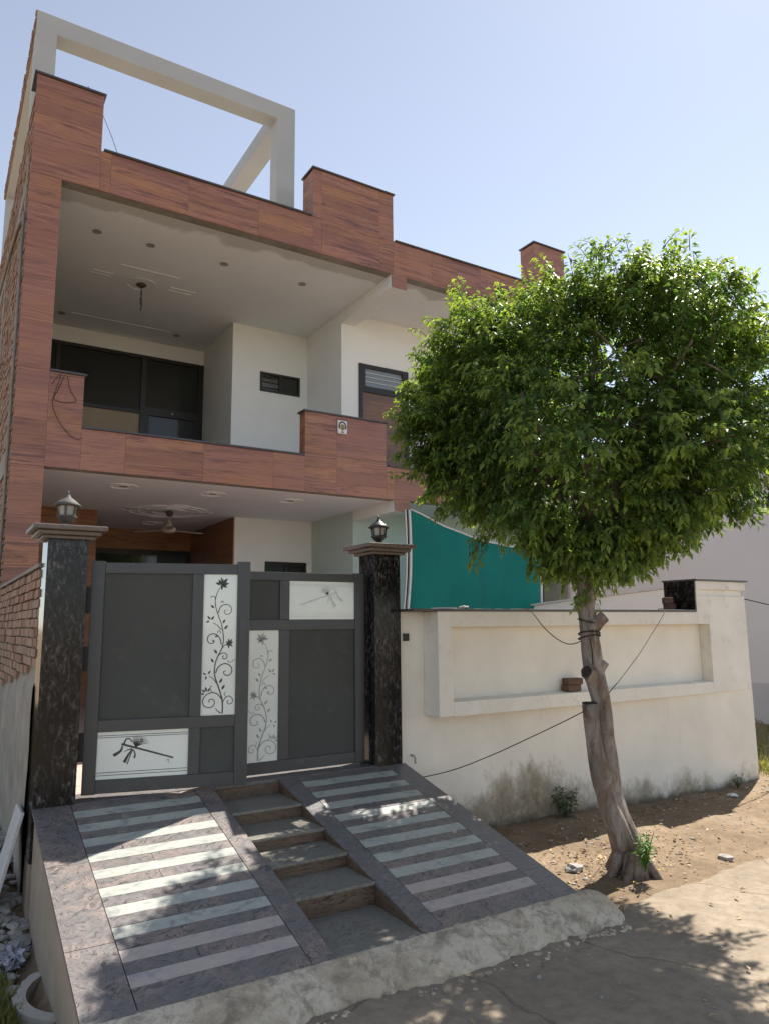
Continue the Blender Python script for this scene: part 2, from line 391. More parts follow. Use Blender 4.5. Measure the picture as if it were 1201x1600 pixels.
def m_net():
    t = NT('green_shade_net'); v = t.mapping()
    w = t.noise(t.mapping((1.2, 1, .5)), 2.2, 5, .6)
    t.col(t.ramp(w, [(.3, (.008, .17, .16)), (.7, (.012, .25, .23))])); t.rough(.8); t.bump(t.noise(v, 160, 2, .5), .15, .003)
    tr = t.n('ShaderNodeBsdfTranslucent'); tr.inputs[0].default_value = (.01, .45, .40, 1)
    mx = t.n('ShaderNodeMixShader'); mx.inputs[0].default_value = .45
    t.l(t.p.outputs[0], mx.inputs[1]); t.l(tr.outputs[0], mx.inputs[2]); t.l(mx.outputs[0], t.out.inputs[0]); return t.m
NET = m_net()
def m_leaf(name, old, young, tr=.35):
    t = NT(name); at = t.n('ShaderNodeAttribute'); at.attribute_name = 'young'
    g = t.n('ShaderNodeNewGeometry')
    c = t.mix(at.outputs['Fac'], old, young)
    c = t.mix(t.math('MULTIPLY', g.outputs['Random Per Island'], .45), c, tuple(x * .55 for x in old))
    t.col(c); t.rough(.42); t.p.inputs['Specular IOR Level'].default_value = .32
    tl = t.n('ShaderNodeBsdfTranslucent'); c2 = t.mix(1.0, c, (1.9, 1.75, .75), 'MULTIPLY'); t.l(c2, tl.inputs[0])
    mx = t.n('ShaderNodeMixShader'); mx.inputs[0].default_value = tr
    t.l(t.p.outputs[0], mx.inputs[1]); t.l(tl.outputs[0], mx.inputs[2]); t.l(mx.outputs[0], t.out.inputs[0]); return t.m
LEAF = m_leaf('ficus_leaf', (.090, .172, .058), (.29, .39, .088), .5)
WEED = m_leaf('weed_leaf', (.10, .14, .075), (.24, .28, .17), .25)
SPROUT = m_leaf('sprout_leaf', (.07, .17, .03), (.16, .28, .05), .3)
GRASSM = m_leaf('grass_blade', (.11, .15, .035), (.28, .26, .09), .3)
def m_dead():
    t = NT('dead_leaf'); g = t.n('ShaderNodeNewGeometry')
    t.col(t.ramp(g.outputs['Random Per Island'], [(0, (.16, .10, .055)), (.5, (.34, .23, .13)), (.85, (.45, .34, .22)), (1, (.5, .36, .06))])); t.rough(.8); return t.m
DEAD = m_dead()
def m_bark():
    t = NT('ficus_bark'); v = t.mapping()
    a = t.noise(t.mapping((7, 7, 2.2)), 1.5, 8, .7, .8); b = t.noise(v, 3.2, 6, .65, 1.2)
    c = t.ramp(a, [(.34, (.085, .06, .045)), (.47, (.22, .18, .15)), (.62, (.35, .305, .265))])
    c = t.mix(t.ramp(b, [(.50, (0, 0, 0)), (.62, (.7,) * 3)]), c, (.20, .125, .08))
    t.col(c); t.rough(.85); t.p.inputs['Specular IOR Level'].default_value = .2
    t.bump(t.mix(.45, a, t.noise(t.mapping((26, 26, 9)), 1.6, 8, .75, .6)), .9, .025); return t.m
BARK = m_bark()
CUT = m_plain('cut_wood_dark', (.035, .026, .02), .9)
STONE = m_paint('rubble_stone', (.42, .40, .37), .4, .9, 9, .5)
SLABM = m_marble('white_marble_slab', (.62, .62, .62), (.5, .5, .52))
BAGM = m_paint('plastic_bag', (.42, .42, .48), .2, .35, 8, .2)
CABLE = m_plain('black_cable', (.028, .024, .022), .95)
PLASTER = m_paint('rough_plaster', (.40, .365, .31), .38, .92, 3.2, .8, dirt=(.2, .18, .14))

D = 3.774
K = .507 / 2.045

# ------------------------------------------------------------------ ground, road
def fbm(x, y, s, o=4):
    return noise.fractal(Vector((x * s, y * s, .37)), 1.0, 2.0, o)
def ground_z(x, y):
    z = -.70
    if x < 0.1:
        t = min(1, max(0, (0.1 - x) / .15))
        lo = -.84 if y < -.4 else -.84 + .30 * min(1, (y + .4) / 1.1)
        z = z + (lo - z) * t
    w = max(0, 1 - abs(y + .6) / 1.6) if x > 3 else 0
    z += .035 * fbm(x, y, 1.1) + .012 * fbm(x, y, 6) * (1 if abs(x) < 14 else 0)
    z += .02 * w
    return z
def axis(lo, hi, step, far, grow=1.28):
    a = list(np.arange(lo, hi + 1e-6, step)); s = step
    while a[-1] < far: s *= grow; a.append(a[-1] + s)
    s = step
    while a[0] > -far: s *= grow; a.insert(0, a[0] - s)
    return a
gx = axis(-1.5, 9.5, .07, 900); gy = axis(-2.6, 1.0, .07, 900)
mb = MB()
for y in gy:
    for x in gx: mb.v.append((x, y, ground_z(x, y) if (abs(x) < 60 and abs(y) < 60) else -.7))
nx = len(gx)
for j in range(len(gy) - 1):
    for i in range(nx - 1): mb.f.append((j * nx + i, j * nx + i + 1, (j + 1) * nx + i + 1, (j + 1) * nx + i))
struct(mb.build('ground', SOIL, smooth=True))
# road: a concrete sheet with a broken edge
mb = MB(); xs = list(np.arange(-2, 9.01, .06)); xs = [-60, -30, -12, -6] + xs + [12, 20, 40, 80]
ys = [0, .02, .06, .12, .2, .35, .6, 1.0, 1.6, 2.6, 4, 6.2]
for x in xs:
    e = -1.99 + .09 * fbm(x, 0, 1.1) + .05 * fbm(x, 3, 5) - (.1 if x < 3.4 else 0) + .012 * (x - 4) + (-.02 if x > 5 else 0)
    for k, d in enumerate(ys):
        z = -.645 + (-.045 if k == 0 else (-.014 if k == 1 else 0)) + (.010 * fbm(x, e - d, 1.6) if k else 0)
        mb.v.append((x, e - d, z))
ny = len(ys)
for i in range(len(xs) - 1):
    for k in range(ny - 1): mb.f.append((i * ny + k, i * ny + k + 1, (i + 1) * ny + k + 1, (i + 1) * ny + k))
struct(mb.build('road', ROADM, smooth=True))
# courtyard floor behind the gate
mb = MB(); mb.box(.202, 2.98, .29, 3.9, -.9, .0); mb.box(2.98, 7.9, .25, 3.9, -.9, .0)
mb.box(.25, 9.2, 3.9, 13.9, -.9, .003)
struct(mb.build('courtyard_floor', FLOORM))

# ------------------------------------------------------------------ house
house = thing('house', 'two-storey house clad in reddish wood-look tiles with a white roof frame', 'house', (4.6, 8, -.7))
def tiles(parent, x0, x1, z0, z1, y, m=None, th=.018, sx=.29, sw=1.012, sz=None, hh=.6, gap=.0022):
    """wood-look wall tiles on a face looking towards the street"""
    m = m or WOOD
    xs_ = [x0]; k = math.ceil((x0 - sx) / sw + 1e-6)
    while sx + k * sw < x1 - .03:
        if sx + k * sw > x0 + .03: xs_.append(sx + k * sw)
        k += 1
    xs_.append(x1)
    zs_ = [z0]; sz0 = z0 if sz is None else sz; k = math.ceil((z0 - sz0) / hh + 1e-6)
    while sz0 + k * hh < z1 - .03:
        if sz0 + k * hh > z0 + .03: zs_.append(sz0 + k * hh)
        k += 1
    zs_.append(z1)
    for a, b in zip(xs_[:-1], xs_[1:]):
        for c, d in zip(zs_[:-1], zs_[1:]):
            j = random.uniform(-.0015, .0015)
            box('wood_tile', m, parent, a + gap / 2, b - gap / 2, y + j, y + th, c + gap / 2, d - gap / 2)
def side_tiles(parent, y0, y1, z0, z1, x, m=None, hh=.6, out=-1):
    m = m or WOOD; z = z0
    while z < z1 - .01:
        w = min(hh, z1 - z); box('wood_tile', m, parent, min(x, x + out * -.018), max(x, x + out * -.018), y0, y1, z + .002, z + w - .002); z += hh

yc = D + .02
# left column
colm = box('corner_column', CEMENT, house, .022, .344, yc, yc + .3, -.75, 6.883)
tiles(colm, .0, .364, -.3, 6.883, D, hh=.6, sz=3.138, sx=0)
# upper slab and ceiling, fascia and roof parapet
box('roof_slab', CEMENT, house, .2, 9.26, yc + .18, 13.9, 6.93, 7.12)
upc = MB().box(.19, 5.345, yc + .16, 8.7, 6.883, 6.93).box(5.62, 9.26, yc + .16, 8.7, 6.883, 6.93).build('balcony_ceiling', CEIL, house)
mb = MB(); mb.box(.022, 9.26, yc, yc + .16, 6.885, 7.44)
mb.box(.022, .80, yc, yc + .34, 7.44, 8.235).box(3.94, 5.36, yc, yc + .34, 7.44, 8.25).box(8.52, 9.262, yc, yc + .34, 7.44, 8.29)
par = mb.build('roof_parapet', CEMENT, house)
tiles(par, .0, .817, 6.885, 8.245, D, sx=0, sw=1.04, sz=6.86)
tiles(par, .817, 3.921, 6.883, 7.451, D, sx=-.09, sw=1.04)
tiles(par, 3.921, 5.379, 6.883, 8.265, D, sx=-.09, sw=1.04, sz=6.86)
tiles(par, 5.379, 8.508, 6.883, 7.451, D, sx=-.09, sw=1.04)
tiles(par, 8.508, 9.28, 6.883, 8.31, D, sx=-.09, sw=1.04, sz=6.86)
for x, zt in ((3.921, 8.25), (8.508, 8.295)): side_tiles(par, D + .019, D + .37, 7.452, zt, x, out=-1)
for x0, x1, z in ((-.03, .845, 8.247), (.847, 3.895, 7.453), (3.895, 5.405, 8.267), (5.407, 8.48, 7.453), (8.482, 9.31, 8.312)):
    box('coping', COPING, par, x0, x1, D - .028, yc + (.18 if z < 8 else .37), z, z + .028, bevel=.004)
# beams running back from the front
bm_ = MB().box(5.342, 5.626, D + .02, 5.5, 6.661, 6.884).build('upper_beam', WHITE, house); tiles(bm_, 5.342, 5.626, 6.661, 6.881, D + .0)
bm2 = MB().box(5.342, 5.626, D + .02, 5.1, 2.964, 3.139).build('porch_beam', WHITE, house); tiles(bm2, 5.342, 5.626, 2.964, 3.136, D + .0)
# balcony slab, porch ceiling, balcony parapet
box('balcony_slab', CEMENT, house, .2, 9.26, yc + .2, 9.4, 3.18, 3.32)
lowc = MB().box(.19, 5.345, yc + .16, 9.4, 3.138, 3.18).box(5.62, 9.26, yc + .16, 9.4, 3.138, 3.18).build('porch_ceiling', LOWCEIL, house)
mb = MB(); mb.box(.344, 9.26, yc, yc + .16, 3.14, 3.65); mb.box(.346, .745, yc, yc + .158, 3.65, 4.32); mb.box(3.825, 5.18, yc, yc + .158, 3.65, 4.32)
bal = mb.build('balcony_parapet', CEMENT, house)
tiles(bal, .364, .763, 3.138, 4.332, D, sx=.364, sz=3.1)
tiles(bal, .763, 3.807, 3.138, 3.661, D, sx=.281)
tiles(bal, 3.807, 5.199, 3.138, 4.332, D, sx=.281, sz=3.12)
tiles(bal, 5.199, 9.28, 3.138, 3.648, D, sx=.281)
side_tiles(bal, D + .019, D + .18, 3.69, 4.33, 3.807, out=-1)
for x0, x1, z in ((.366, .79, 4.334), (.768, 3.80, 3.663), (3.78, 5.225, 4.334), (5.23, 9.28, 3.650)):
    box('coping', COPING, bal, x0, x1, D - .025, yc + .19, z, z + .026, bevel=.004)
# upper floor walls
mb = MB(); mb.box(.2, 3.81, 8.7, 8.9, 6.57, 6.884); mb.box(.2, .34, 8.7, 8.9, 3.32, 6.57)
mb.box(3.81, 4.36, 6.94, 8.9, 3.32, 6.884); mb.box(5.19, 5.5, 6.94, 7.2, 3.32, 6.884)
mb.box(4.36, 5.19, 6.94, 7.2, 3.32, 5.635); mb.box(4.36, 5.19, 6.94, 7.2, 6.02, 6.884)
mb.box(5.345, 5.70, 5.5, 6.94, 3.32, 6.884); mb.box(5.70, 6.76, 5.5, 5.7, 5.97, 6.884); mb.box(6.76, 9.2, 5.5, 5.7, 3.32, 6.884)
mb.box(4.36, 5.19, 7.3, 7.4, 5.5, 6.2)
box_up = mb.build('upper_wall', WHITE, house)
# balcony glazing
bw = MB()
for x0, x1, z0, z1 in ((.34, 3.81, 6.50, 6.57), (1.0, 1.07, 3.32, 6.50), (2.56, 2.66, 3.32, 6.50), (3.70, 3.81, 3.32, 6.50), (1.07, 2.56, 5.37, 5.43), (2.66, 3.70, 5.36, 5.52), (2.66, 2.74, 3.32, 5.36), (3.63, 3.70, 3.32, 5.36), (.34, 1.0, 5.37, 5.43)):
    bw.box(x0, x1, 8.66, 8.74, z0, z1)
win = bw.build('balcony_window', DARKF, house)
box('pane', DGLASS, win, .34, 1.0, 8.70, 8.71, 5.43, 6.5); box('pane', DGLASS, win, 1.07, 2.56, 8.70, 8.71, 5.43, 6.5); box('pane', DGLASS, win, 2.66, 3.70, 8.70, 8.71, 5.52, 6.5)
box('panel', BEIGE, win, 1.07, 2.56, 8.70, 8.715, 3.32, 5.37); box('panel', BEIGE, win, .34, 1.0, 8.70, 8.715, 3.32, 5.37)
box('pane', GGLASS, win, 2.74, 3.63, 8.70, 8.71, 3.32, 5.36)
box('handle', STEEL, win, 3.17, 3.20, 8.63, 8.66, 5.42, 5.45)
# bathroom ventilator
vw = MB()
for x0, x1, z0, z1 in ((4.36, 5.19, 5.98, 6.02), (4.36, 5.19, 5.635, 5.675), (4.36, 4.40, 5.675, 5.98), (5.15, 5.19, 5.675, 5.98), (4.755, 4.80, 5.675, 5.98)): vw.box(x0, x1, 6.925, 6.99, z0, z1)
vw = vw.build('bathroom_window', DARKF, house)
for k in range(5): MB().prism([(6.94, 5.70 + k * .055), (6.975, 5.73 + k * .055), (6.975, 5.736 + k * .055), (6.94, 5.706 + k * .055)], 'X', 4.40, 4.755).build('louvre', BGLASS if k in (1, 3) else GGLASS, vw)
box('pane', DGLASS, vw, 4.80, 5.15, 6.96, 6.968, 5.675, 5.98)
# balcony door with ventilator over it
dr = MB()
for x0, x1, z0, z1 in ((5.70, 6.76, 5.90, 5.97), (5.70, 5.77, 3.32, 5.90), (6.69, 6.76, 3.32, 5.90), (5.77, 6.69, 5.44, 5.55), (5.77, 5.83, 5.55, 5.90), (6.63, 6.69, 5.55, 5.90)): dr.box(x0, x1, 5.47, 5.56, z0, z1)
dr = dr.build('balcony_door', DARKF, house)
box('pane', BGLASS, dr, 5.83, 6.63, 5.51, 5.52, 5.55, 5.9)
for z in (5.64, 5.73, 5.81): box('bar', WHITEP, dr, 5.83, 6.63, 5.495, 5.505, z, z + .012)
box('door_leaf', DOORW, dr, 5.77, 6.69, 5.50, 5.54, 3.32, 5.44)
box('handle', STEEL, dr, 5.80, 5.83, 5.47, 5.50, 4.45, 4.62)
# porch walls
mb = MB(); mb.box(3.83, 4.41, 6.69, 9.3, .0, 3.139); mb.box(4.41, 5.23, 6.69, 6.9, 2.37, 3.139); mb.box(4.41, 5.23, 6.69, 6.9, .0, 1.3); mb.box(5.23, 5.5, 6.69, 6.9, .0, 3.139)
mb.box(4.41, 5.23, 6.95, 7.0, 1.2, 2.5)
mb.build('porch_wall', WHITE, house)
MB().box(5.345, 5.6, 5.1, 6.69, .0, 3.139).box(5.6, 9.2, 5.1, 5.3, .0, 3.139).build('porch_side_wall', MINT, house)
wn_ = MB()
for x0, x1, z0, z1 in ((4.41, 5.23, 2.31, 2.37), (4.41, 5.23, 1.3, 1.36), (4.41, 4.47, 1.36, 2.31), (5.17, 5.23, 1.36, 2.31), (4.79, 4.85, 1.36, 2.31)): wn_.box(x0, x1, 6.67, 6.76, z0, z1)
wn_ = wn_.build('porch_window', DARKF, house)
box('pane', GGLASS, wn_, 4.47, 4.79, 6.71, 6.72, 1.36, 2.31); box('pane', DGLASS, wn_, 4.85, 5.17, 6.71, 6.72, 1.36, 2.31)
# wood clad pier and back of the porch
pier = box('porch_pier', CEMENT, house, .2, 1.55, 7.0, 9.3, .0, 3.139); tiles(pier, .2, 1.57, .0, 3.137, 6.98, WOODIN, hh=.3)
lin = MB().box(1.55, 3.83, 9.22, 9.4, 2.745, 3.139).build('porch_lintel', CEMENT, house); tiles(lin, 1.57, 3.81, 2.745, 3.137, 9.20, WOODIN, hh=.2)
sidep = box('porch_side_panel', CEMENT, house, 3.822, 3.829, 6.70, 9.2, .01, 3.137)
for k in range(8):
    for a, b in ((6.69, 7.5), (7.505, 8.4), (8.405, 9.2)): box('wood_tile', WOODIN, sidep, 3.805, 3.821, a, b, k * .4 + .002, min(3.137, k * .4 + .398))
pd = MB()
for x0, x1, z0, z1 in ((1.57, 3.80, 2.66, 2.744), (1.57, 1.64, 0.01, 2.66), (3.73, 3.80, .01, 2.66), (2.65, 2.72, .01, 2.66)): pd.box(x0, x1, 9.24, 9.30, z0, z1)
pd = pd.build('porch_door', DARKF, house)
box('pane', DGLASS, pd, 1.64, 2.65, 9.265, 9.275, .01, 2.66); box('pane', DGLASS, pd, 2.72, 3.73, 9.265, 9.275, .01, 2.66)
# outer walls not facing the street
MB().box(9.2, 9.26, yc + .2, 13.9, -.75, 6.93).box(.2, 9.26, 13.9, 14.1, -.75, 7.5).build('rear_wall', CEMENT, house)
# side wall of raw brick
sw = MB().box(.04, .195, yc + .29, 14.05, -.78, 7.5).box(.04, .195, yc + .36, 9.5, 7.5, 7.99).build('side_wall', MORTAR, house)
mb = MB(); ch = .072; zz = .1; row = 0
while zz < 7.95:
    y = D + .03 - (row % 2) * .1
    while y < 10.5:
        L = random.uniform(.19, .215); p = random.uniform(-.008, .013)
        if zz < 7.5 or (y < 9.4 and random.random() < .93):
            y0 = max(y, D + .03); 
            if y + L - y0 > .03: mb.box(-.002 - p, .041, y0, y + L - .012, zz, zz + ch - .013 + random.uniform(-.003, .003))
        y += L
    zz += ch; row += 1
stuff(mb.build('brick_courses', BRICK, sw))
for y0, y1 in ((4.02, 4.2), (6.9, 7.15)): box('concrete_band', CEMENT, sw, -.016, .04, y0, y1, .3, 7.3)
MB().box(-.018, .04, 4.21, 14, 3.12, 3.42).build('concrete_band', PLASTER, sw)
MB().box(-.018, .04, 4.21, 14, 6.75, 6.98).build('concrete_band', CEMENT, sw)
MB().tube(smooth_path([(-.035, 4.0, 6.35), (-.035, 4.9, 6.62), (-.035, 6.6, 6.85), (-.035, 8.6, 7.05)]), .022, 6).build('conduit', CEMENT, sw, True)
MB().tube([(-.03, 3.94, .2), (-.03, 3.93, 3.6), (-.03, 3.935, 6.4)], .02, 6).build('conduit', CEMENT, sw, True)
# rooftop frame
fr = MB()
fy0, fy1 = 4.478, 4.765
fr.prism([(0, 7.12), (0, 9.742), (3.925, 9.742), (3.925, 7.12), (3.605, 7.12), (3.605, 9.462), (.268, 9.462), (.268, 7.12)], 'Y', fy0, fy1)
fr.box(3.605, 3.925, fy1, 9.5, 9.455, 9.74); fr.box(3.605, 3.925, 9.2, 9.5, 7.12, 9.455)
fr.box(.012, .268, fy1, 9.5, 9.455, 9.74); fr.box(.012, .268, 9.2, 9.5, 7.12, 9.455); fr.box(.268, 3.605, 9.2, 9.5, 9.46, 9.735)
frame = fr.build('roof_frame', FRAMEP, house, bevel=.01)
mb = MB()
for k in range(60):
    y = 4.5 + k * .083
    for zq in (9.48, 9.55, 9.62, 9.69):
        if random.random() < .85: mb.box(-.004 - random.uniform(0, .02), .011, y, y + .074, zq, zq + .055)
stuff(mb.build('brick_courses', BRICK, frame))
# ceiling fittings
m_dl = m_plain('grey_plastic', (.34, .33, .31), .5)
for (x, y, z, par_) in ((1.464, 4.62, 3.138, lowc), (2.73, 4.62, 3.138, lowc), (3.968, 4.62, 3.138, lowc), (2.73, 8.1, 3.138, lowc), (1.5, 8.1, 3.138, lowc)):
    MB().ring((x, y, z), .17, .20, -.012, 0).build('ring_moulding', LOWCEIL, par_)
    MB().ring((x, y, z), .085, .10, -.010, 0).build('ring_moulding', LOWCEIL, par_)
    MB().lathe([(.055, .0), (.06, -.008), (.045, -.010), (.03, -.004)], (x, y, z), 20).build('downlight', m_dl, par_)
for r in (.66, .52, .30): MB().ring((2.62, 6.55, 3.138), r - .025, r, -.016, 0, 48).build('ring_moulding', LOWCEIL, lowc)
for dx, dy in ((.55, 0), (-.55, 0), (0, .55), (0, -.55)): MB().ring((2.62 + dx, 6.55 + dy, 3.138), .20, .22, -.012, -.001, 28).build('ring_moulding', LOWCEIL, lowc)
for x, y in ((.988, 4.85), (2.891, 4.85), (.976, 8.1), (3.067, 8.1), (4.25, 4.85), (1.75, 4.85)):
    MB().lathe([(.06, .0), (.066, -.008), (.05, -.010), (.035, -.004)], (x, y, 6.883), 20).build('downlight', m_dl, upc)
for x0, x1, y in ((1.15, 1.47, 6.07), (1.12, 1.44, 6.17), (2.40, 2.82, 6.08), (2.38, 2.78, 6.2), (1.5, 2.42, 5.68), (1.13, 2.92, 7.98)):
    box('strip_moulding', CEIL, upc, x0, x1, y, y + .018, 6.875, 6.884)
MB().ring((1.944, 6.227, 6.883), .22, .24, -.006, 0).build('ring_moulding', CEIL, upc)

# ------------------------------------------------------------------ ceiling fan and rose
fan = thing('ceiling_fan', 'cream ceiling fan with three blades under the porch ceiling', 'fan', (2.62, 6.5, 3.138))
c = (2.62, 6.5, 0)
FANM = m_plain('fan_cream', (.55, .50, .42), .4)
MB().lathe([(.02, 3.138), (.065, 3.12), (.05, 3.06), (.015, 3.04)], c).build('canopy', LAMPD, fan, True)
MB().tube([(2.62, 6.5, 3.06), (2.62, 6.5, 2.90)], .012, 8).build('rod', FANM, fan, True)
MB().lathe([(.02, 2.97), (.035, 2.93), (.06, 2.87), (.115, 2.84), (.12, 2.80), (.09, 2.77), (.03, 2.76)], c).build('motor', FANM, fan, True)
for a in (15, 135, 255):
    ca, sa = math.cos(math.radians(a)), math.sin(math.radians(a)); m_ = MB()
    pts = [(.10, -.03), (.16, -.035), (.24, -.065), (.62, -.055), (.64, 0), (.62, .055), (.24, .065), (.16, .035), (.10, .03)]
    m_.prism([(2.62 + u * ca - w * sa, 6.5 + u * sa + w * ca) for u, w in pts], 'Z', 2.80, 2.806); m_.build('blade', FANM, fan)
rose = thing('ceiling_rose', 'round ceiling rose with bare wires dangling on the balcony ceiling', 'ceiling rose', (1.944, 6.227, 6.883))
MB().lathe([(.075, 6.882), (.085, 6.865), (.06, 6.845), (.02, 6.84)], (1.944, 6.227, 0)).build('cap', LAMPD, rose, True)
MB().tube(smooth_path([(1.944, 6.227, 6.84), (1.95, 6.22, 6.70), (1.935, 6.23, 6.60), (1.955, 6.23, 6.52), (1.945, 6.23, 6.42)]), .008, 5).build('wire', CABLE, rose)
MB().tube(smooth_path([(1.95, 6.227, 6.84), (1.94, 6.22, 6.72), (1.955, 6.23, 6.63), (1.96, 6.23, 6.50)]), .007, 5).build('wire', CABLE, rose)

# ------------------------------------------------------------------ gate pillars and lamps
def pillar(x0, label, w=.274):
    t = thing('gate_pillar', label, 'gate pillar', (x0 + w / 2, w / 2, -.1), 'pillars beside the gate')
    box('shaft', PILLAR, t, x0, x0 + w, 0, w, -.35, 1.85, bevel=.003)
    for i, (o_, za, zb) in enumerate(((.038, 1.851, 1.876), (.075, 1.877, 1.908), (.112, 1.909, 1.945))):
        box('cap_moulding', CAPST, t, x0 - o_, x0 + w + o_, -o_, w + o_, za, zb, bevel=.008)
    return t
pillar(0.0, 'left gate pillar of black granite next to the raw brick wall')
pillar(2.713, 'right gate pillar of black granite joining the cream compound wall')
def lamp(x, y, z, label, metal):
    t = thing('gate_lamp', label, 'lamp', (x, y, z), 'lanterns on the gate pillars'); c = (x, y, z)
    MB().lathe([(.055, 0), (.055, .012), (.032, .022), (.030, .04), (.05, .055), (.066, .075), (.07, .085)], c, 8).build('base', metal, t)
    MB().lathe([(.055, .085), (.066, .165), (.062, .168)], c, 8).build('glass', LGLASS, t)
    for k in range(6):
        a = math.radians(60 * k + 12); MB().tube([(x + .060 * math.cos(a), y + .060 * math.sin(a), z + .083), (x + .073 * math.cos(a), y + .073 * math.sin(a), z + .17)], .0065, 5).build('bar', metal, t)
    MB().ring(c, .052, .073, .082, .094, 12).build('rim', metal, t)
    MB().lathe([(.078, .168), (.095, .166), (.098, .174), (.07, .198), (.042, .222), (.022, .236), (.018, .25), (.008, .258), (.012, .266), (.004, .285)], c, 16).build('roof', metal, t, True)
    return t
lamp(.135, .14, 1.946, 'dusty grey lantern on the left gate pillar', LAMPD)
lamp(2.85, .14, 1.946, 'glossy black lantern on the right gate pillar', LAMPM)

# ------------------------------------------------------------------ gate leaves
def spiral(cx, cy, r, a0, turns, dirn=1, start=None):
    pts = [start] if start else []
    n = int(14 * turns) + 4
    for i in range(n + 1):
        q = i / n; a = math.radians(a0) + dirn * 2 * math.pi * turns * q; rr = r * (1 - .82 * q)
        pts.append((cx + rr * math.cos(a), cy + rr * math.sin(a)))
    return pts
def ribbon(m_, pts, w0, w1, put, h=0.0):
    P = [np.array(p, float) for p in pts]; n = len(P); o = len(m_.v)
    for i, p in enumerate(P):
        t = P[min(i + 1, n - 1)] - P[max(i - 1, 0)]; t = t / (np.linalg.norm(t) + 1e-9); q = np.array((-t[1], t[0]))
        w = (w0 + (w1 - w0) * i / max(1, n - 1)) / 2
        m_.v.append(put(*(p + q * w), h)); m_.v.append(put(*(p - q * w), h))
    for i in range(n - 1): m_.f.append((o + 2 * i, o + 2 * i + 1, o + 2 * i + 3, o + 2 * i + 2))
def petal(m_, x, y, L, ang, put, wd=.3, h=0.0):
    a = math.radians(ang); ux, uy = math.cos(a), math.sin(a); o = len(m_.v)
    prof = [(0, 0), (.25, wd * .7), (.55, wd * .8), (1, 0), (.55, -wd * .8), (.25, -wd * .7)]
    for u, v in prof: m_.v.append(put(x + L * (u * ux - v * uy), y + L * (u * uy + v * ux), h))
    m_.f.append(tuple(o + i for i in range(6)))
def vine(put, flip=False, wide=1.0):
    """flowering vine etched on a tall pane; design space 340 x 1405, y down, as on the pane"""
    m_ = MB()
    pf = (lambda x, y, h=0.0: put(((340 - x) if flip else x) * wide, 1405 - y, h))
    def R(pts, a=9, b=5, s=True): ribbon(m_, smooth_path(pts, 5) if s else pts, a, b, pf)
    o = (105, 88)
    T = lambda pts: [(x - o[0], y - o[1]) for x, y in pts]
    R(T([(320, 1480), (320, 1390), (310, 1320), (290, 1260), (265, 1190), (240, 1120), (232, 1060), (240, 980), (265, 910), (300, 840), (315, 760), (310, 680), (290, 590), (260, 510), (230, 420), (225, 350), (240, 280), (265, 228)]), 14, 6)
    R(T([(258, 480), (268, 440), (290, 408), (330, 393), (370, 405), (390, 440), (382, 478), (350, 495), (322, 482), (320, 458), (338, 450)]))
    R(T([(282, 375), (290, 360), (305, 365), (300, 380)]), 7, 5)
    R(T([(225, 350), (222, 322), (200, 310), (178, 318), (180, 330)]), 8, 5)
    R(T([(292, 650), (250, 605), (205, 578)]), 8, 6)
    R(T([(296, 800), (280, 740), (245, 700), (200, 690), (162, 715), (155, 755), (180, 785), (215, 780), (222, 758)]), 10, 8)
    R(T([(290, 690), (275, 660), (258, 665), (252, 685)]), 6, 5)
    R(T([(270, 905), (300, 885), (335, 885), (355, 910), (345, 940), (318, 940), (310, 918), (328, 910)]), 9, 7)
    R(T([(305, 830), (330, 805), (360, 795)]), 8, 6)
    R(T([(245, 1080), (265, 1030), (310, 993), (365, 995), (402, 1030), (405, 1075), (375, 1105), (335, 1098), (325, 1070), (345, 1062)]), 11, 8)
    R(T([(362, 960), (380, 975), (405, 970), (432, 945)]), 6, 4)
    R(T([(255, 1180), (225, 1140), (180, 1108)]), 8, 5)
    R(T([(312, 1340), (270, 1290), (215, 1272), (160, 1290), (125, 1340), (135, 1395), (185, 1418), (230, 1398), (240, 1360), (215, 1335), (185, 1345), (190, 1368)]), 10, 8)
    R(T([(215, 1270), (195, 1240), (198, 1210), (215, 1212)]), 7, 5)
    R(T([(320, 1370), (350, 1320), (390, 1312), (420, 1345), (412, 1380), (380, 1388), (365, 1365), (380, 1352)]), 8, 7)
    R(T([(345, 1310), (335, 1285), (350, 1270)]), 6, 5)
    R(T([(305, 1475), (275, 1455), (250, 1425)]), 12, 5)
    for x, y, L, a in ((283, 190, 62, 75), (283, 190, 62, 120), (283, 190, 66, 165), (283, 190, 80, 8), (283, 190, 70, -28), (283, 190, 60, -85), (300, 180, 70, 50), (283, 150, 36, 95),
                       (375, 790, 52, 100), (375, 790, 44, 150), (375, 790, 44, 200), (375, 790, 50, 260), (375, 790, 46, -40), (375, 790, 44, 20), (380, 785, 48, 60),
                       (178, 545, 48, 130), (185, 550, 52, 50), (172, 560, 42, 200), (150, 1095, 40, 150), (170, 1090, 44, 60), (155, 1108, 40, 250),
                       (215, 430, 50, 140), (305, 585, 48, 60), (322, 645, 56, 50), (255, 890, 56, 125), (222, 975, 52, 125), (285, 1180, 56, 60), (310, 1245, 58, 60), (225, 775, 36, 130), (225, 722, 40, 20),
                       (160, 1260, 52, 110), (150, 1265, 46, 150), (170, 1262, 44, 60), (140, 1285, 40, 170)):
        petal(m_, x - o[0], y - o[1], L, -(-a) if False else -a, lambda X, Y, h=0.0: pf(X, Y, h), .26)
    return m_
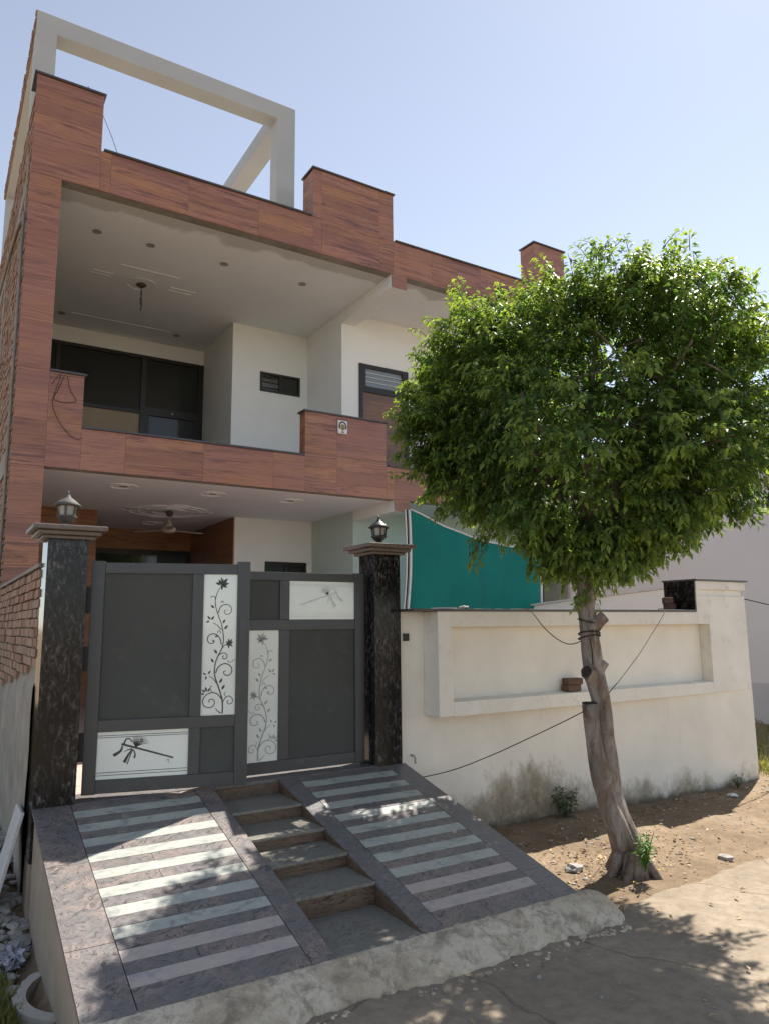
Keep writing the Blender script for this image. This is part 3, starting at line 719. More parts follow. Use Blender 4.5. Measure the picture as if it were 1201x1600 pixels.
def flute(put, flip=False):
    """flute with feather and ribbons; design space 920 x 480, y down"""
    m_ = MB(); pf = (lambda x, y, h=0.0: put((920 - x) if flip else x, 480 - y, h))
    def R(pts, a, b): ribbon(m_, smooth_path(pts, 4), a, b, pf)
    R([(240, 130), (480, 205), (770, 298)], 22, 16)
    R([(265, 130), (285, 85), (320, 80), (345, 115)], 18, 10)
    R([(250, 150), (235, 200), (165, 245)], 16, 34); R([(350, 185), (300, 195), (270, 215)], 14, 5)
    R([(350, 190), (310, 250), (275, 320)], 12, 34); R([(360, 190), (330, 260), (305, 340)], 8, 12); R([(365, 195), (380, 240), (375, 280)], 10, 20)
    for a in range(20, 125, 9):
        r = math.radians(a); R([(385, 165), (385 + 60 * math.cos(r), 165 - 60 * math.sin(r)), (400 + 118 * math.cos(r - .15), 160 - 112 * math.sin(r - .1))], 9, 3)
    R([(430, 100), (445, 90), (455, 105), (440, 118), (428, 105)], 8, 8)
    R([(720, 305), (700, 330)], 5, 4); R([(730, 310), (722, 345)], 4, 4)
    for y in (38, 58, 412, 440): R([(2, y), (460, y), (918, y)], 6, 6)
    return m_
def etched_panel(parent, put3, u0, u1, z0, z1, design, flip, m, y0):
    g = MB(); w, h = u1 - u0, z1 - z0
    b = len(g.v)
    for d in (y0, y0 + .008):
        for u, z in ((u0, z0), (u1, z0), (u1, z1), (u0, z1)): g.v.append(put3(u, z, d))
    for q in ((0, 1, 2, 3), (7, 6, 5, 4), (0, 4, 5, 1), (1, 5, 6, 2), (2, 6, 7, 3), (3, 7, 4, 0)): g.f.append(q)
    gl = g.build('glass_panel', EGLASS, parent)
    if design == 'vine': e = vine(lambda x, y, hh=0.0: put3(u0 + x / 340 * w, z0 + y / 1405 * h, y0 - .0015), flip)
    else: e = flute(lambda x, y, hh=0.0: put3(u0 + x / 920 * w, z0 + y / 480 * h, y0 - .0015), flip)
    e.build('etching', m, gl)
def leaf(hinge, ang, length, label, layout, z0, z1):
    t = thing('gate_leaf', label, 'gate', (hinge[0], hinge[1], 0), 'two leaves of the gate')
    ca, sa = math.cos(ang), math.sin(ang)
    put = lambda u, z, d: (hinge[0] + u * ca - d * sa, hinge[1] + u * sa + d * ca, z)
    def obox(name, m, u0, u1, zz0, zz1, d0, d1, par=t, bev=0.0):
        g = MB()
        for d in (d0, d1):
            for u, z in ((u0, zz0), (u1, zz0), (u1, zz1), (u0, zz1)): g.v.append(put(u, z, d))
        for q in ((0, 1, 2, 3), (7, 6, 5, 4), (0, 4, 5, 1), (1, 5, 6, 2), (2, 6, 7, 3), (3, 7, 4, 0)): g.f.append(q)
        return g.build(name, m, par, bevel=bev)
    for a in layout['bars']: obox(a[0], GATEM, *a[1:5], -.022 if a[0] != 'stile' else -.025, .022 if a[0] != 'stile' else .025, bev=.003)
    for a in layout['sheets']: obox('sheet_panel', GATEP, *a, -.004, .004)
    for u0, u1, a, b, des, flip, m in layout['glass']: etched_panel(t, put, u0, u1, a, b, des, flip, m, -.008)
    for a in layout.get('extra', []): obox(*a)
    return t
LL = dict(bars=[('stile', 0, .092, .026, 1.712), ('stile', 1.075, 1.173, .026, 1.722), ('rail', .0925, 1.0745, 1.62, 1.70), ('rail', .0925, 1.0745, .46, .545), ('rail', .0925, 1.0745, .03, .125),
                ('mullion', .735, .818, .5455, 1.6195), ('mullion', .735, .818, .1255, .4595)],
          sheets=[(.09, .738, .54, 1.625), (.815, 1.078, .12, .465)],
          glass=[(.8185, 1.0745, .546, 1.6195, 'vine', False, ETCH), (.0925, .7345, .126, .4595, 'flute', False, ETCH)],
          extra=[('lock_plate', GATEM, 1.095, 1.15, .95, 1.28, -.034, -.026), ('hinge', BLACK, -.05, .0, 1.32, 1.52, -.02, .03), ('hinge', BLACK, -.05, .0, .9, 1.08, -.02, .03), ('hinge', BLACK, -.05, .0, .26, .46, -.02, .03)])
leaf((.336, .15), math.radians(-15.3), 1.173, 'left gate leaf with black flower vine on white glass, swung slightly outwards', LL, 0, 0)
LR = dict(bars=[('stile', 0, .10, .024, 1.672), ('stile', 1.105, 1.20, .024, 1.682), ('rail', .1005, 1.1045, 1.60, 1.672), ('rail', .1005, 1.1045, 1.18, 1.268), ('rail', .1005, 1.1045, .024, .118),
                ('mullion', .375, .465, 1.2685, 1.5995), ('mullion', .375, .465, .1185, 1.1795)],
          sheets=[(.095, .38, 1.263, 1.605), (.46, 1.108, .113, 1.185)],
          glass=[(.4655, 1.1045, 1.2685, 1.5995, 'flute', True, ETCHP), (.1005, .3745, .1185, 1.1795, 'vine', True, ETCHG)],
          extra=[('tower_bolt', BLACK, .03, .06, .8, 1.1, -.04, -.026)])
leaf((1.478, .15), 0.0, 1.2, 'right gate leaf with faint grey etching and a wide dark sheet panel', LR, 0, 0)

# ------------------------------------------------------------------ entrance ramp
ramp = thing('entrance_ramp', 'striped granite and marble ramp with central steps leading up to the gate', 'ramp', (1.5, -1.0, -.5))
T = .022
def rz(y): return K * y
for x0, x1 in ((.02, 1.235), (1.825, 3.0)):
    MB().prism([(.02, -.03), (-2.0, rz(-2.0) - .028), (-2.0, -.95), (.02, -.95)], 'X', x0, x1).build('ramp_core', RCEMENT, ramp)
def slab(name, m, x0, x1, y0, y1, g=.003):
    mb = MB(); j = random.uniform(-.0012, .0012)
    mb.box(x0 + g / 2, x1 - g / 2, y0 + g / 2, y1 - g / 2, -T + j, j, K); return mb.build(name, m, ramp)
rows = []; y = -.104
for k in range(10): rows.append((y, y - .095, True)); rows.append((y - .095, y - .186, False)); y -= .1862
def column(xa, xb, split=None):
    yl = 0.0
    slab('granite_slab', GRAN, xa, xa + (xb - xa) * .3, -.104, .0); slab('granite_slab', GRAN, xa + (xb - xa) * .3, xb, -.104, .0)
    for i, (ya, yb, lt) in enumerate(rows):
        if lt: slab('pale_strip', STRIPEP if i >= 16 else STRIPE, xa, xb, yb, ya)
        else:
            if i == len(rows) - 1: yb = -2.03
            xm = xa + (xb - xa) * random.choice((.25, .33, .42, 1.0))
            slab('dark_strip', GRAN, xa, min(xm, xb), yb, ya)
            if xm < xb - .01: slab('dark_strip', GRAN, xm, xb, yb, ya)
column(.245, 1.115); column(1.955, 2.812)
for x0, x1, cuts, m in ((.0, .243, (0, -.75, -1.52, -2.03), GRAN), (1.117, 1.255, (0, -.22, -.95, -1.52, -2.03), GRAN), (1.805, 1.953, (0, -.45, -.98, -1.60, -2.03), GRAN2), (2.814, 3.012, (0, -.62, -1.25, -1.72, -2.03), GRAN2)):
    for a, b in zip(cuts[:-1], cuts[1:]): slab('border_slab', m, x0, x1, b, a)
ns = [-.015, -.43, -.805, -1.14, -1.495, -2.03]
for i in range(5):
    zt = rz(ns[i + 1]) + .001; zu = rz(ns[i])
    box('tread', TREAD, ramp, 1.2555, 1.8045, ns[i + 1] - (.012 if i < 4 else 0), ns[i] - .001, zt - .02, zt, bevel=.003)
    box('riser', RISER, ramp, 1.2555, 1.8045, ns[i], ns[i] + .018, zt - .02, zu - .0205)
    box('step_core', RCEMENT, ramp, 1.236, 1.824, ns[i + 1] + .019, ns[i] + .018 + .0005, -.95, zt - .0205)
for x in (1.236, 1.8055):
    for i in range(5):
        zt = rz(ns[i + 1]) + .001
        MB().prism([(ns[i], zt), (ns[i + 1], zt), (ns[i], rz(ns[i]) - .0225)], 'X', x, x + .0185).build('side_stone', RISER, ramp)
box('threshold', GRAN2, ramp, .275, 2.712, .001, .32, -.04, .003)
# cement lip at the foot of the ramp
mb = MB(); xs_ = np.arange(-.06, 3.321, .016); prof = 26
for i, x in enumerate(xs_):
    en = 1.0
    if x > 3.0: en = math.sqrt(max(0, 1 - ((x - 3.0) / .32) ** 2))
    wdt = (.30 + .05 * fbm(x, 1, 2.2) + .028 * fbm(x, 5, 8)) * (.25 + .75 * en)
    for k in range(prof):
        q = k / (prof - 1); yy = -2.015 - q * wdt
        zq = -.503 + (-.16 * (q ** 1.7) - .03 * q) + .004 * fbm(x, yy, 3) * q + .0035 * fbm(x, yy, 18, 5)
        if q > .80: zq -= (q - .80) * .42 - .030 * noise.noise(Vector((x * 21, yy * 34, 3.3))) - .016 * noise.noise(Vector((x * 55, yy * 60, 1.3)))
        zq = -.69 + (zq + .69) * (en ** .8 if en > 0 else 0) if x > 3.0 else zq
        mb.v.append((x, yy + (.030 * noise.noise(Vector((x * 17, q * 9, 7))) if q > .75 else 0), zq))
for i in range(len(xs_) - 1):
    for k in range(prof - 1): mb.f.append((i * prof + k, i * prof + k + 1, (i + 1) * prof + k + 1, (i + 1) * prof + k))
mb.build('cement_lip', KERB, ramp, True)

mb = MB()
def rock(mb, c, r, sq=.7):
    o_ = len(mb.v); bm = bmesh.new(); bmesh.ops.create_icosphere(bm, subdivisions=2 if r > .05 else 1, radius=1)
    sd = random.uniform(0, 50); sx_, sy_, sz_ = random.uniform(.7, 1.3), random.uniform(.7, 1.3), random.uniform(.4, 1) * sq
    for v in bm.verts:
        k = 1 + .55 * noise.noise(v.co * 1.3 + Vector((sd, 0, 0))); mb.v.append((c[0] + v.co.x * r * k * sx_, c[1] + v.co.y * r * k * sy_, c[2] + v.co.z * r * k * sz_))
    for f in bm.faces: mb.f.append(tuple(o_ + v.index for v in f.verts))
    bm.free()
for _ in range(260):
    x = random.uniform(0, 3.15); rock(mb, (x, -2.30 - abs(random.gauss(0, .03)) - .05 * fbm(x, 1, 2.2), -.655 + random.uniform(-.01, .015)), random.uniform(.005, .024))
stuff(mb.build('lip_crumbs', KERB, ramp))

# ------------------------------------------------------------------ raw brick boundary wall on the left
bwall = thing('brick_boundary_wall', 'raw brick boundary wall behind the left gate pillar, plastered at its foot', 'wall', (.1, 2, -.7))
core = box('wall_core', MORTAR, bwall, .022, .2, .276, D - .003, -.9, 1.665)
zz = .50; row = 0
while zz < 1.655:
    y = .28 - (row % 2) * .11
    while y < D - .02:
        L = random.uniform(.20, .225); y0 = max(y, .28); y1 = min(y + L - .012, D - .01)
        pl = .93 - .11 * (y0 - .45) + .05 * fbm(y0, 0, 4)
        if y1 - y0 > .04 and zz > pl - .05:
            p = random.uniform(-.004, .012); tl = random.uniform(-.004, .004)
            box('brick', BRICK, bwall, -.004 - p, .021, y0, y1, zz + tl, zz + .06 + tl)
        y += L
    zz += .0725; row += 1
mb = MB(); ysr = np.arange(.276, D, .06)
for y in ysr:
    top = .93 - .11 * (y - .45) + .06 * fbm(y, 0, 4)
    for k in range(14):
        z = -.95 + (top + .95) * k / 13
        mb.v.append((-.014 + .01 * fbm(y, z, 3) + (.032 if k == 13 else 0), y, z))
for i in range(len(ysr) - 1):
    for k in range(13): mb.f.append((i * 14 + k, i * 14 + k + 1, (i + 1) * 14 + k + 1, (i + 1) * 14 + k))
mb.build('plaster', PLASTER, bwall, True)
box('coping', CEMENT, bwall, -.02, .215, .276, D - .003, 1.667, 1.695)
# plaster skirt below the pillar
MB().box(.004, .30, .003, .274, -.95, -.352).build('plaster', RCEMENT, bwall)

# ------------------------------------------------------------------ cream compound wall
cw = thing('compound_wall', 'cream painted compound wall with a long framed niche and stained foot', 'wall', (5.5, 0, -.7))
MB().prism([(2.99, .05), (3.30, .035), (5.0, -.04), (7.35, -.155), (7.99, -.188), (7.99, .22), (2.99, .22)], 'Z', -.95, .39).build('wall_base', WDIRT, cw)
MB().box(2.988, 3.30, .05, .22, .39, 1.333).box(3.30, 7.24, -.05, .22, .39, 1.333).build('niche_panel', WDIRT, cw)
mb = MB(); mb.box(3.268, 3.428, -.19, .049, .39, 1.334); mb.box(3.428, 7.03, -.19, -.051, 1.19, 1.334)
mb.prism([(-.19, .385), (-.19, .515), (-.051, .53), (-.02, .385)], 'X', 3.428, 7.245)
mb.build('niche_frame', WTRIM, cw, bevel=.006)
mb = MB(); mb.box(7.245, 7.985, -.19, .24, .391, 1.52); mb.box(7.03, 7.245, -.19, .24, 1.19, 1.52); mb.box(7.03, 7.12, -.192, .24, 1.52, 1.60); mb.box(7.12, 7.95, -.165, .24, 1.52, 1.60); mb.box(7.025, 8.0, -.20, .245, 1.60, 1.70)
mb.build('end_pier', WTRIM, cw, bevel=.004)
box('granite_face', PILLAR, cw, 7.008, 7.024, -.185, .24, 1.36, 1.70)
box('coping', COPING, cw, 2.99, 7.006, -.205, .24, 1.3355, 1.358, bevel=.003)
box('coping', COPING, cw, 7.0, 8.03, -.225, .26, 1.7015, 1.722, bevel=.003)
box('switch_box', BLACK, cw, 3.04, 3.10, .035, .049, 1.068, 1.135)
MB().tube([(3.11, .05, .05), (3.11, .0, .05), (3.115, -.012, .03), (3.115, -.012, -.015)], .009, 6).build('tap', STEEL, cw)
sbw = thing('side_boundary_wall', 'white side wall with a sloping pale coping behind the cream wall', 'wall', (7.95, 2, -.7))
MB().prism([(.25, -.8), (3.7, -.8), (3.7, 1.50), (.25, 1.71)], 'X', 7.95, 8.1).build('wall_body', WHITE, sbw)
MB().prism([(.262, 1.713), (3.7, 1.503), (3.7, 1.533), (.262, 1.743)], 'X', 7.90, 8.12).build('coping', WHITEP, sbw)
nb = thing('neighbour_house', 'plain pinkish neighbouring building beyond the end of the cream wall', 'building', (14, 6, -.7))
MB().box(12.95, 22, .6, 16, -.8, 4.7).build('wall', PINKW, nb)
box('plinth', m_paint('neighbour_plinth', (.50, .48, .50), .1, .9), nb, 12.93, 22, .58, 16, -.8, .05)
box('parapet_coping', CEMENT, nb, 12.9, 22.05, .55, 16.05, 4.7, 4.78)

# ------------------------------------------------------------------ green shade net
netT = thing('shade_net', 'teal green shade net hung across the porch with pale hems', 'shade net', (6.8, 3.6, 1))
mb = MB(); nu, nv = 40, 30
def netp(u, v):
    xt = 5.52 + 2.66 * u; zt = 2.965 - .50 * u - .15 * math.sin(math.pi * u) + .0
    xb = 5.40 + 2.68 * u; zb = .95
    pinch = .10 * math.sin(math.pi * v) * (1 - 2 * u) * 1.0
    x = xb + (xt - xb) * v + pinch * (1 if u < .5 else .55); z = zb + (zt - zb) * v
    y = 3.60 + .09 * math.sin(u * 9 + v * 2) * (1 - v) + .05 * math.sin(u * 23 + 2.7 * v) * (1 - v * .6) + .02 * math.sin(u * 51 - 3 * v) * (1 - v) - .08 * math.sin(math.pi * u) * math.sin(math.pi * v)
    return (x, y, z)
for i in range(nu + 1):
    for j in range(nv + 1): mb.v.append(netp(i / nu, j / nv))
for i in range(nu):
    for j in range(nv): mb.f.append((i * (nv + 1) + j, i * (nv + 1) + j + 1, (i + 1) * (nv + 1) + j + 1, (i + 1) * (nv + 1) + j))
mb.build('cloth', NET, netT, True)
for u in (0, 1): MB().tube([Vector(netp(u, k / 12)) + Vector((-.03 if u == 0 else .03, -.012, 0)) for k in range(13)], .022, 6).build('hem', WHITEP, netT, True)
for u in (0, 1): MB().tube([Vector(netp(u, k / 12)) + Vector((-.075 if u == 0 else .07, -.012, 0)) for k in range(13)], .012, 6).build('hem', CABLE, netT, True)
MB().tube([Vector(netp(0, k / 12)) + Vector((-.10, -.012, 0)) for k in range(13)], .012, 6).build('hem', WHITEP, netT, True)
MB().tube([Vector(netp(k / 16, 1)) + Vector((0, -.01, .01)) for k in range(17)], .013, 6).build('hem', WHITEP, netT, True)

# ------------------------------------------------------------------ leaves toolkit
def leaves_mesh(name, base, dirs, nrm, L, Wd, young, m, parent=None, fold=.22, droop=.25):
    """base,dirs,nrm: (n,3) arrays; L,Wd,young: (n,) ; one folded pointed leaf each"""
    n = len(base); side = np.cross(dirs, nrm); side /= np.linalg.norm(side, axis=1, keepdims=True) + 1e-9
    nrm = np.cross(side, dirs); L_ = L[:, None]; W_ = Wd[:, None]
    down = np.array((0, 0, -1.0))
    v = np.stack([base, base + dirs * L_ * .42 + side * W_ * .5 + nrm * W_ * fold, base + dirs * L_ * .45 + down * L_ * droop * .15, base + dirs * L_ * .42 - side * W_ * .5 + nrm * W_ * fold,
                  base + dirs * L_ * .97 + down * L_ * droop], 1).reshape(-1, 3)
    tri = np.array([[0, 1, 2], [0, 2, 3], [2, 1, 4], [2, 4, 3]]); f = (np.arange(n)[:, None, None] * 5 + tri[None]).reshape(-1, 3)
    off = np.array(parent.matrix_basis.translation) if parent is not None and parent.type == 'EMPTY' else 0
    me = bpy.data.meshes.new(name); v = v - off
    me.vertices.add(len(v)); me.vertices.foreach_set('co', v.astype(np.float32).ravel())
    me.loops.add(f.size); me.loops.foreach_set('vertex_index', f.astype(np.int32).ravel())
    me.polygons.add(len(f)); me.polygons.foreach_set('loop_start', np.arange(0, f.size, 3, dtype=np.int32))
    me.update(); me.validate()
    a = me.attributes.new('young', 'FLOAT', 'POINT'); a.data.foreach_set('value', np.repeat(young, 5).astype(np.float32))
    me.materials.append(m); o = bpy.data.objects.new(name, me); COL.objects.link(o)
    if parent is not None: o.parent = parent
    return o
def unit(a): return a / (np.linalg.norm(a, axis=-1, keepdims=True) + 1e-9)

# ------------------------------------------------------------------ tree
tree = thing('ficus_tree', 'round-crowned green ficus tree leaning in front of the cream wall', 'tree', (4.04, -1.6, -.68))
tp = [(4.05, -1.60, -.80), (4.043, -1.594, -.67), (4.036, -1.579, -.548), (3.996, -1.536, -.341), (3.965, -1.498, -.154), (3.96, -1.476, .084), (3.962, -1.459, .326), (3.96, -1.442, .572), (3.933, -1.413, .798), (3.926, -1.391, 1.078), (3.924, -1.376, 1.338), (3.936, -1.369, 1.62), (3.96, -1.38, 2.2)]
tr_ = [.155, .13, .118, .108, .10, .09, .083, .077, .086, .070, .068, .068, .055]
MB().tube(smooth_path(tp, 4), list(np.interp(np.linspace(0, len(tp) - 1, 4 * (len(tp) - 1) + 1), range(len(tp)), tr_)), 18, wob=.22).build('trunk', BARK, tree, True)
sp = [(3.96, -1.60, -.48), (3.915, -1.575, -.324), (3.872, -1.535, -.139), (3.846, -1.50, .096), (3.831, -1.47, .336), (3.823, -1.45, .58)]
stub = MB().tube(smooth_path(sp, 4), list(np.interp(np.linspace(0, 5, 21), range(6), [.08, .085, .075, .068, .062, .068])), 14, wob=.25).build('cut_stem', BARK, tree, True)
MB().lathe([(.062, 0), (.055, .012), (.02, .006)], (3.823, -1.449, .582), 12).build('cut_end', CUT, stub)
def knot(p0, p1, r, m=BARK):
    k = MB().tube(smooth_path([p0, tuple((Vector(p0) + Vector(p1)) / 2), p1], 3), [r * 1.5, r * 1.4, r * 1.3, r * 1.15, r * 1.05, r, r], 12, wob=.3).build('branch_stub', BARK, tree, True)
    d = (Vector(p1) - Vector(p0)).normalized(); MB().tube([Vector(p1) - d * .005, Vector(p1) + d * .006], r * .8, 10, wob=.3).build('cut_end', m, k)
knot((3.93, -1.42, .77), (3.80, -1.46, .83), .056, CUT); knot((3.92, -1.40, 1.17), (3.99, -1.50, 1.27), .048); knot((3.95, -1.41, .80), (4.0, -1.47, .90), .044)
for k, (dx, dy) in enumerate(((-.17, -.10), (.10, -.17), (.2, .02), (-.05, .2), (-.21, .04))):
    MB().tube(smooth_path([(4.03 + dx * .3, -1.595 + dy * .3, -.50), (4.03 + dx * .75, -1.595 + dy * .75, -.63), (4.03 + dx * 1.15, -1.595 + dy * 1.15, -.74)], 3), [.05, .046, .042, .038, .034, .028, .02], 8, wob=.3).build('root', BARK, tree, True)

CC = np.array((4.04, -1.43, 2.87)); RW, RH = 1.41, 1.17
rp_t = [-1.02, -.92, -.80, -.62, -.40, -.1, .25, .55, .8, .95, 1.03]; rp_r = [.12, .30, .50, .77, .93, 1.0, 1.0, .92, .72, .44, .10]
def shell(th, t): return np.interp(t, rp_t, rp_r)
branches = MB()
tips = []
for k in range(16):
    th = 2 * math.pi * k / 16 + random.uniform(-.2, .2); t = random.uniform(-.35, .75); r = float(np.interp(t, rp_t, rp_r)) * RW * .82
    e = Vector((CC[0] + r * math.cos(th), CC[1] + r * math.sin(th), CC[2] + t * RH * .85)); b0 = Vector((3.94, -1.375, random.uniform(1.45, 2.0)))
    mid = (b0 + e) / 2 + Vector((0, 0, .18)); P = smooth_path([b0, mid, e], 5); branches.tube(P, list(np.linspace(.04, .010, len(P))), 6); tips.append(P)
    for q in range(4):
        s0 = Vector(P[random.randint(4, len(P) - 2)]); d = Vector((random.gauss(0, 1), random.gauss(0, 1), random.gauss(.2, .6))).normalized() * random.uniform(.3, .55)
        P2 = smooth_path([s0, s0 + d * .5 + Vector((0, 0, .05)), s0 + d], 3); branches.tube(P2, list(np.linspace(.012, .005, len(P2))), 5)
branches.build('branches', BARK, tree, True)
# sprigs: clumps on the shell plus loose ones inside
sprigs = []; 
def addclump(cen, n, spread, yng):
    for _ in range(n):
        p = cen + RNG.normal(0, spread, 3) * np.array((1, 1, .75)); sprigs.append((p, yng))
nlobe = 0
while nlobe < 130:
    t = RNG.uniform(-.98, .98); th = RNG.uniform(0, 2 * math.pi); rr = float(np.interp(t, rp_t, rp_r))
    if RNG.uniform() > rr + .2: continue
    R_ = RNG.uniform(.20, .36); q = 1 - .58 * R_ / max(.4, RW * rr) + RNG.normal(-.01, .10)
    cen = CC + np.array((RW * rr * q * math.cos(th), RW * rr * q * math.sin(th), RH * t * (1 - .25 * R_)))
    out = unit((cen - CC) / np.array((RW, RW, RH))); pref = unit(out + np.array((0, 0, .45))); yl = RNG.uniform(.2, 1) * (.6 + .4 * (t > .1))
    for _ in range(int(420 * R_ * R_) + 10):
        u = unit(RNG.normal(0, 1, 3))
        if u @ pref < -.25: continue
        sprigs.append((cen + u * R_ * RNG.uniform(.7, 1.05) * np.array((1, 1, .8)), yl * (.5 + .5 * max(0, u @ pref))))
    nlobe += 1
for _ in range(1900):
    t = RNG.uniform(-.92, .92); th = RNG.uniform(0, 2 * math.pi); rr = float(np.interp(t, rp_t, rp_r)) * RNG.uniform(.3, .84) ** .7
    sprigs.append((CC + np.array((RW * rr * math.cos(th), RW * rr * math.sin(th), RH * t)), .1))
for _ in range(90):
    a = RNG.uniform(0, 2 * math.pi); q = RNG.uniform(.05, .50); sprigs.append((np.array((3.98 + q * math.cos(a), -1.40 + q * math.sin(a), 1.62 + q * .35 + RNG.uniform(-.1, .2))), .5))
for p0, p1 in (((3.95, -1.6, 4.1), (3.93, -1.65, 4.42)), ((4.25, -1.8, 4.05), (4.31, -1.87, 4.35)), ((4.5, -1.8, 4.0), (4.6, -1.9, 4.25)), ((3.05, -1.0, 3.85), (3.0, -1.0, 4.08)), ((5.0, -2.2, 3.7), (5.2, -2.33, 3.92)), ((3.4, -.9, 2.0), (3.26, -.76, 1.80)), ((3.97, -1.4, 1.75), (3.95, -1.42, 1.42)), ((3.86, -1.38, 1.7), (3.86, -1.4, 1.45)), ((4.1, -1.3, 1.8), (4.05, -1.2, 1.45))):
    for k in range(6): sprigs.append((np.array(p0) + (np.array(p1) - np.array(p0)) * k / 5 + RNG.normal(0, .03, 3), .85))
for _ in range(95):                                             # longer sprays that break the outline
    t = RNG.uniform(-.35, .98); th = RNG.uniform(0, 2 * math.pi); rr = float(np.interp(t, rp_t, rp_r))
    d0 = unit(np.array((rr * math.cos(th), rr * math.sin(th), t + (.5 if t > 0 else .0))))
    p0 = CC + np.array((RW * rr * math.cos(th), RW * rr * math.sin(th), RH * t)) * .97
    for k in range(4): sprigs.append((p0 + d0 * (.05 + .075 * k) + RNG.normal(0, .03, 3) - np.array((0, 0, .02 * k * k * (t < .3))), .9))
B, Dr, N, Ls, Ws, Y = [], [], [], [], [], []
twigs = MB()
for p, yng in sprigs:
    out = (p - CC) / np.array((RW, RW, RH)); out = out / (np.linalg.norm(out) + 1e-6)
    d = unit(out + np.array((0, 0, .35)) + RNG.normal(0, .45, 3)); tl = RNG.uniform(.14, .27); nl = int(RNG.integers(17, 25))
    s = unit(np.cross(d, np.array((.1, .2, 1.0))))
    p0 = p - d * tl * .5
    twigs.tube([p0, p0 + d * tl * .6, p0 + d * tl + np.array((0, 0, -.05))], [.004, .003, .0015], 3, False)
    for i in range(nl):
        q = (i + .5) / nl; pos = p0 + d * tl * q + np.array((0, 0, -.05 * q * q))
        ld = unit(d * .45 + s * (1 if i % 2 else -1) * .75 + np.array((0, 0, -.75)) * RNG.uniform(.15, 1.15) + RNG.normal(0, .28, 3))
        nr = unit(np.array((0, 0, 1.0)) + out * .6 + RNG.normal(0, .35, 3))
        B.append(pos + ld * .012); Dr.append(ld); N.append(nr); l = RNG.uniform(.040, .066); Ls.append(l); Ws.append(l * RNG.uniform(.46, .58))
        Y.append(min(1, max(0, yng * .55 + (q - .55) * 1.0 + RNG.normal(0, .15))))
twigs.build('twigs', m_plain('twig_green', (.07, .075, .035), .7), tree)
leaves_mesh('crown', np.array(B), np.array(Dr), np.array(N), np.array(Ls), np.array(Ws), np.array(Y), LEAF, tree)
print('leaves', len(B), len(sprigs))

# ------------------------------------------------------------------ small plants
def bush(name, label, cat, base, nst, h, spread, ll, m, lw=.35, leafn=9):
    t = thing(name, label, cat, base); st = MB(); B, Dr, N, L, Wd, Y = [], [], [], [], [], []
    for k in range(nst):
        th = RNG.uniform(0, 2 * math.pi); e = np.array(base) + np.array((math.cos(th) * spread * RNG.uniform(.2, 1), math.sin(th) * spread * RNG.uniform(.1, .7), h * RNG.uniform(.55, 1)))
        P = smooth_path([base, tuple((np.array(base) * .55 + e * .45) + np.array((0, 0, h * .08))), tuple(e)], 4); st.tube(P, list(np.linspace(.005, .002, len(P))), 4)
        for i in range(leafn):
            q = RNG.uniform(.3, 1); pos = np.array(P[int(q * (len(P) - 1))]); a = RNG.uniform(0, 2 * math.pi)
            ld = unit(np.array((math.cos(a), math.sin(a), RNG.uniform(-.2, .7)))); B.append(pos); Dr.append(ld); N.append(unit(np.array((0, 0, 1.)) + RNG.normal(0, .4, 3)))
            l = ll * RNG.uniform(.6, 1.15); L.append(l); Wd.append(l * lw); Y.append(RNG.uniform(0, 1))
    st.build('stem', m, t); leaves_mesh('foliage', np.array(B), np.array(Dr), np.array(N), np.array(L), np.array(Wd), np.array(Y), m, t); return t
bush('weed_plant', 'dusty green weed growing against the stained foot of the cream wall', 'plant', (4.84, -.13, -.73), 13, .40, .26, .085, WEED, .36, 11)
bush('leafy_sprout', 'bright green sprout at the foot of the tree trunk', 'plant', (3.99, -1.76, -.62), 11, .30, .15, .07, SPROUT, .22, 14)
bush('dry_weed', 'small dark weed at the far end of the cream wall', 'plant', (7.45, -.26, -.70), 9, .16, .16, .07, WEED, .2, 8)
def grass(name, pts, h, m, label=None):
    n = len(pts); base = np.array(pts); a = RNG.uniform(0, 2 * math.pi, n); d = unit(np.stack([np.cos(a) * .5, np.sin(a) * .5, np.ones(n)], 1)); nr = unit(np.stack([np.cos(a), np.sin(a), np.zeros(n)], 1))
    L = RNG.uniform(.5, 1.2, n) * h; o = leaves_mesh(name, base, d, nr, L, L * .09 + .004, RNG.uniform(0, 1, n), m, None, .1, .12); stuff(o)
    o['label'] = label; o['category'] = 'grass'; return o
pts = []
while len(pts) < 9000:
    x = 8.15 + RNG.exponential(2.0); y = RNG.uniform(-1.0, 7.5)
    if x > 12.9 or (x < 9.4 and y > 3.7) or x < 8.15 + .3 * RNG.uniform() : continue
    if y < -.1 and x - 8.1 < -(y + .1) * 1.4 * RNG.uniform(.2, 1.3): continue
    pts.append((x, y, ground_z(x, y)))
grass('grass', pts, .16, GRASSM, 'green grass on the open plot past the end of the cream wall')
pts = []
for _ in range(2600):
    x = -RNG.exponential(.5) - .13; y = RNG.normal(-1.05, .28) if RNG.uniform() < .6 else RNG.uniform(-2, 6); pts.append((x, y, ground_z(x, y)))
for _ in range(9000):
    x = -RNG.uniform(.12, 1.6) if RNG.uniform() < .7 else -RNG.uniform(1, 6); y = RNG.uniform(1.5, 13); pts.append((x, y, ground_z(x, y)))
grass('grass', pts, .13, GRASSM, 'tufts of yellowish grass beside the ramp on the left')
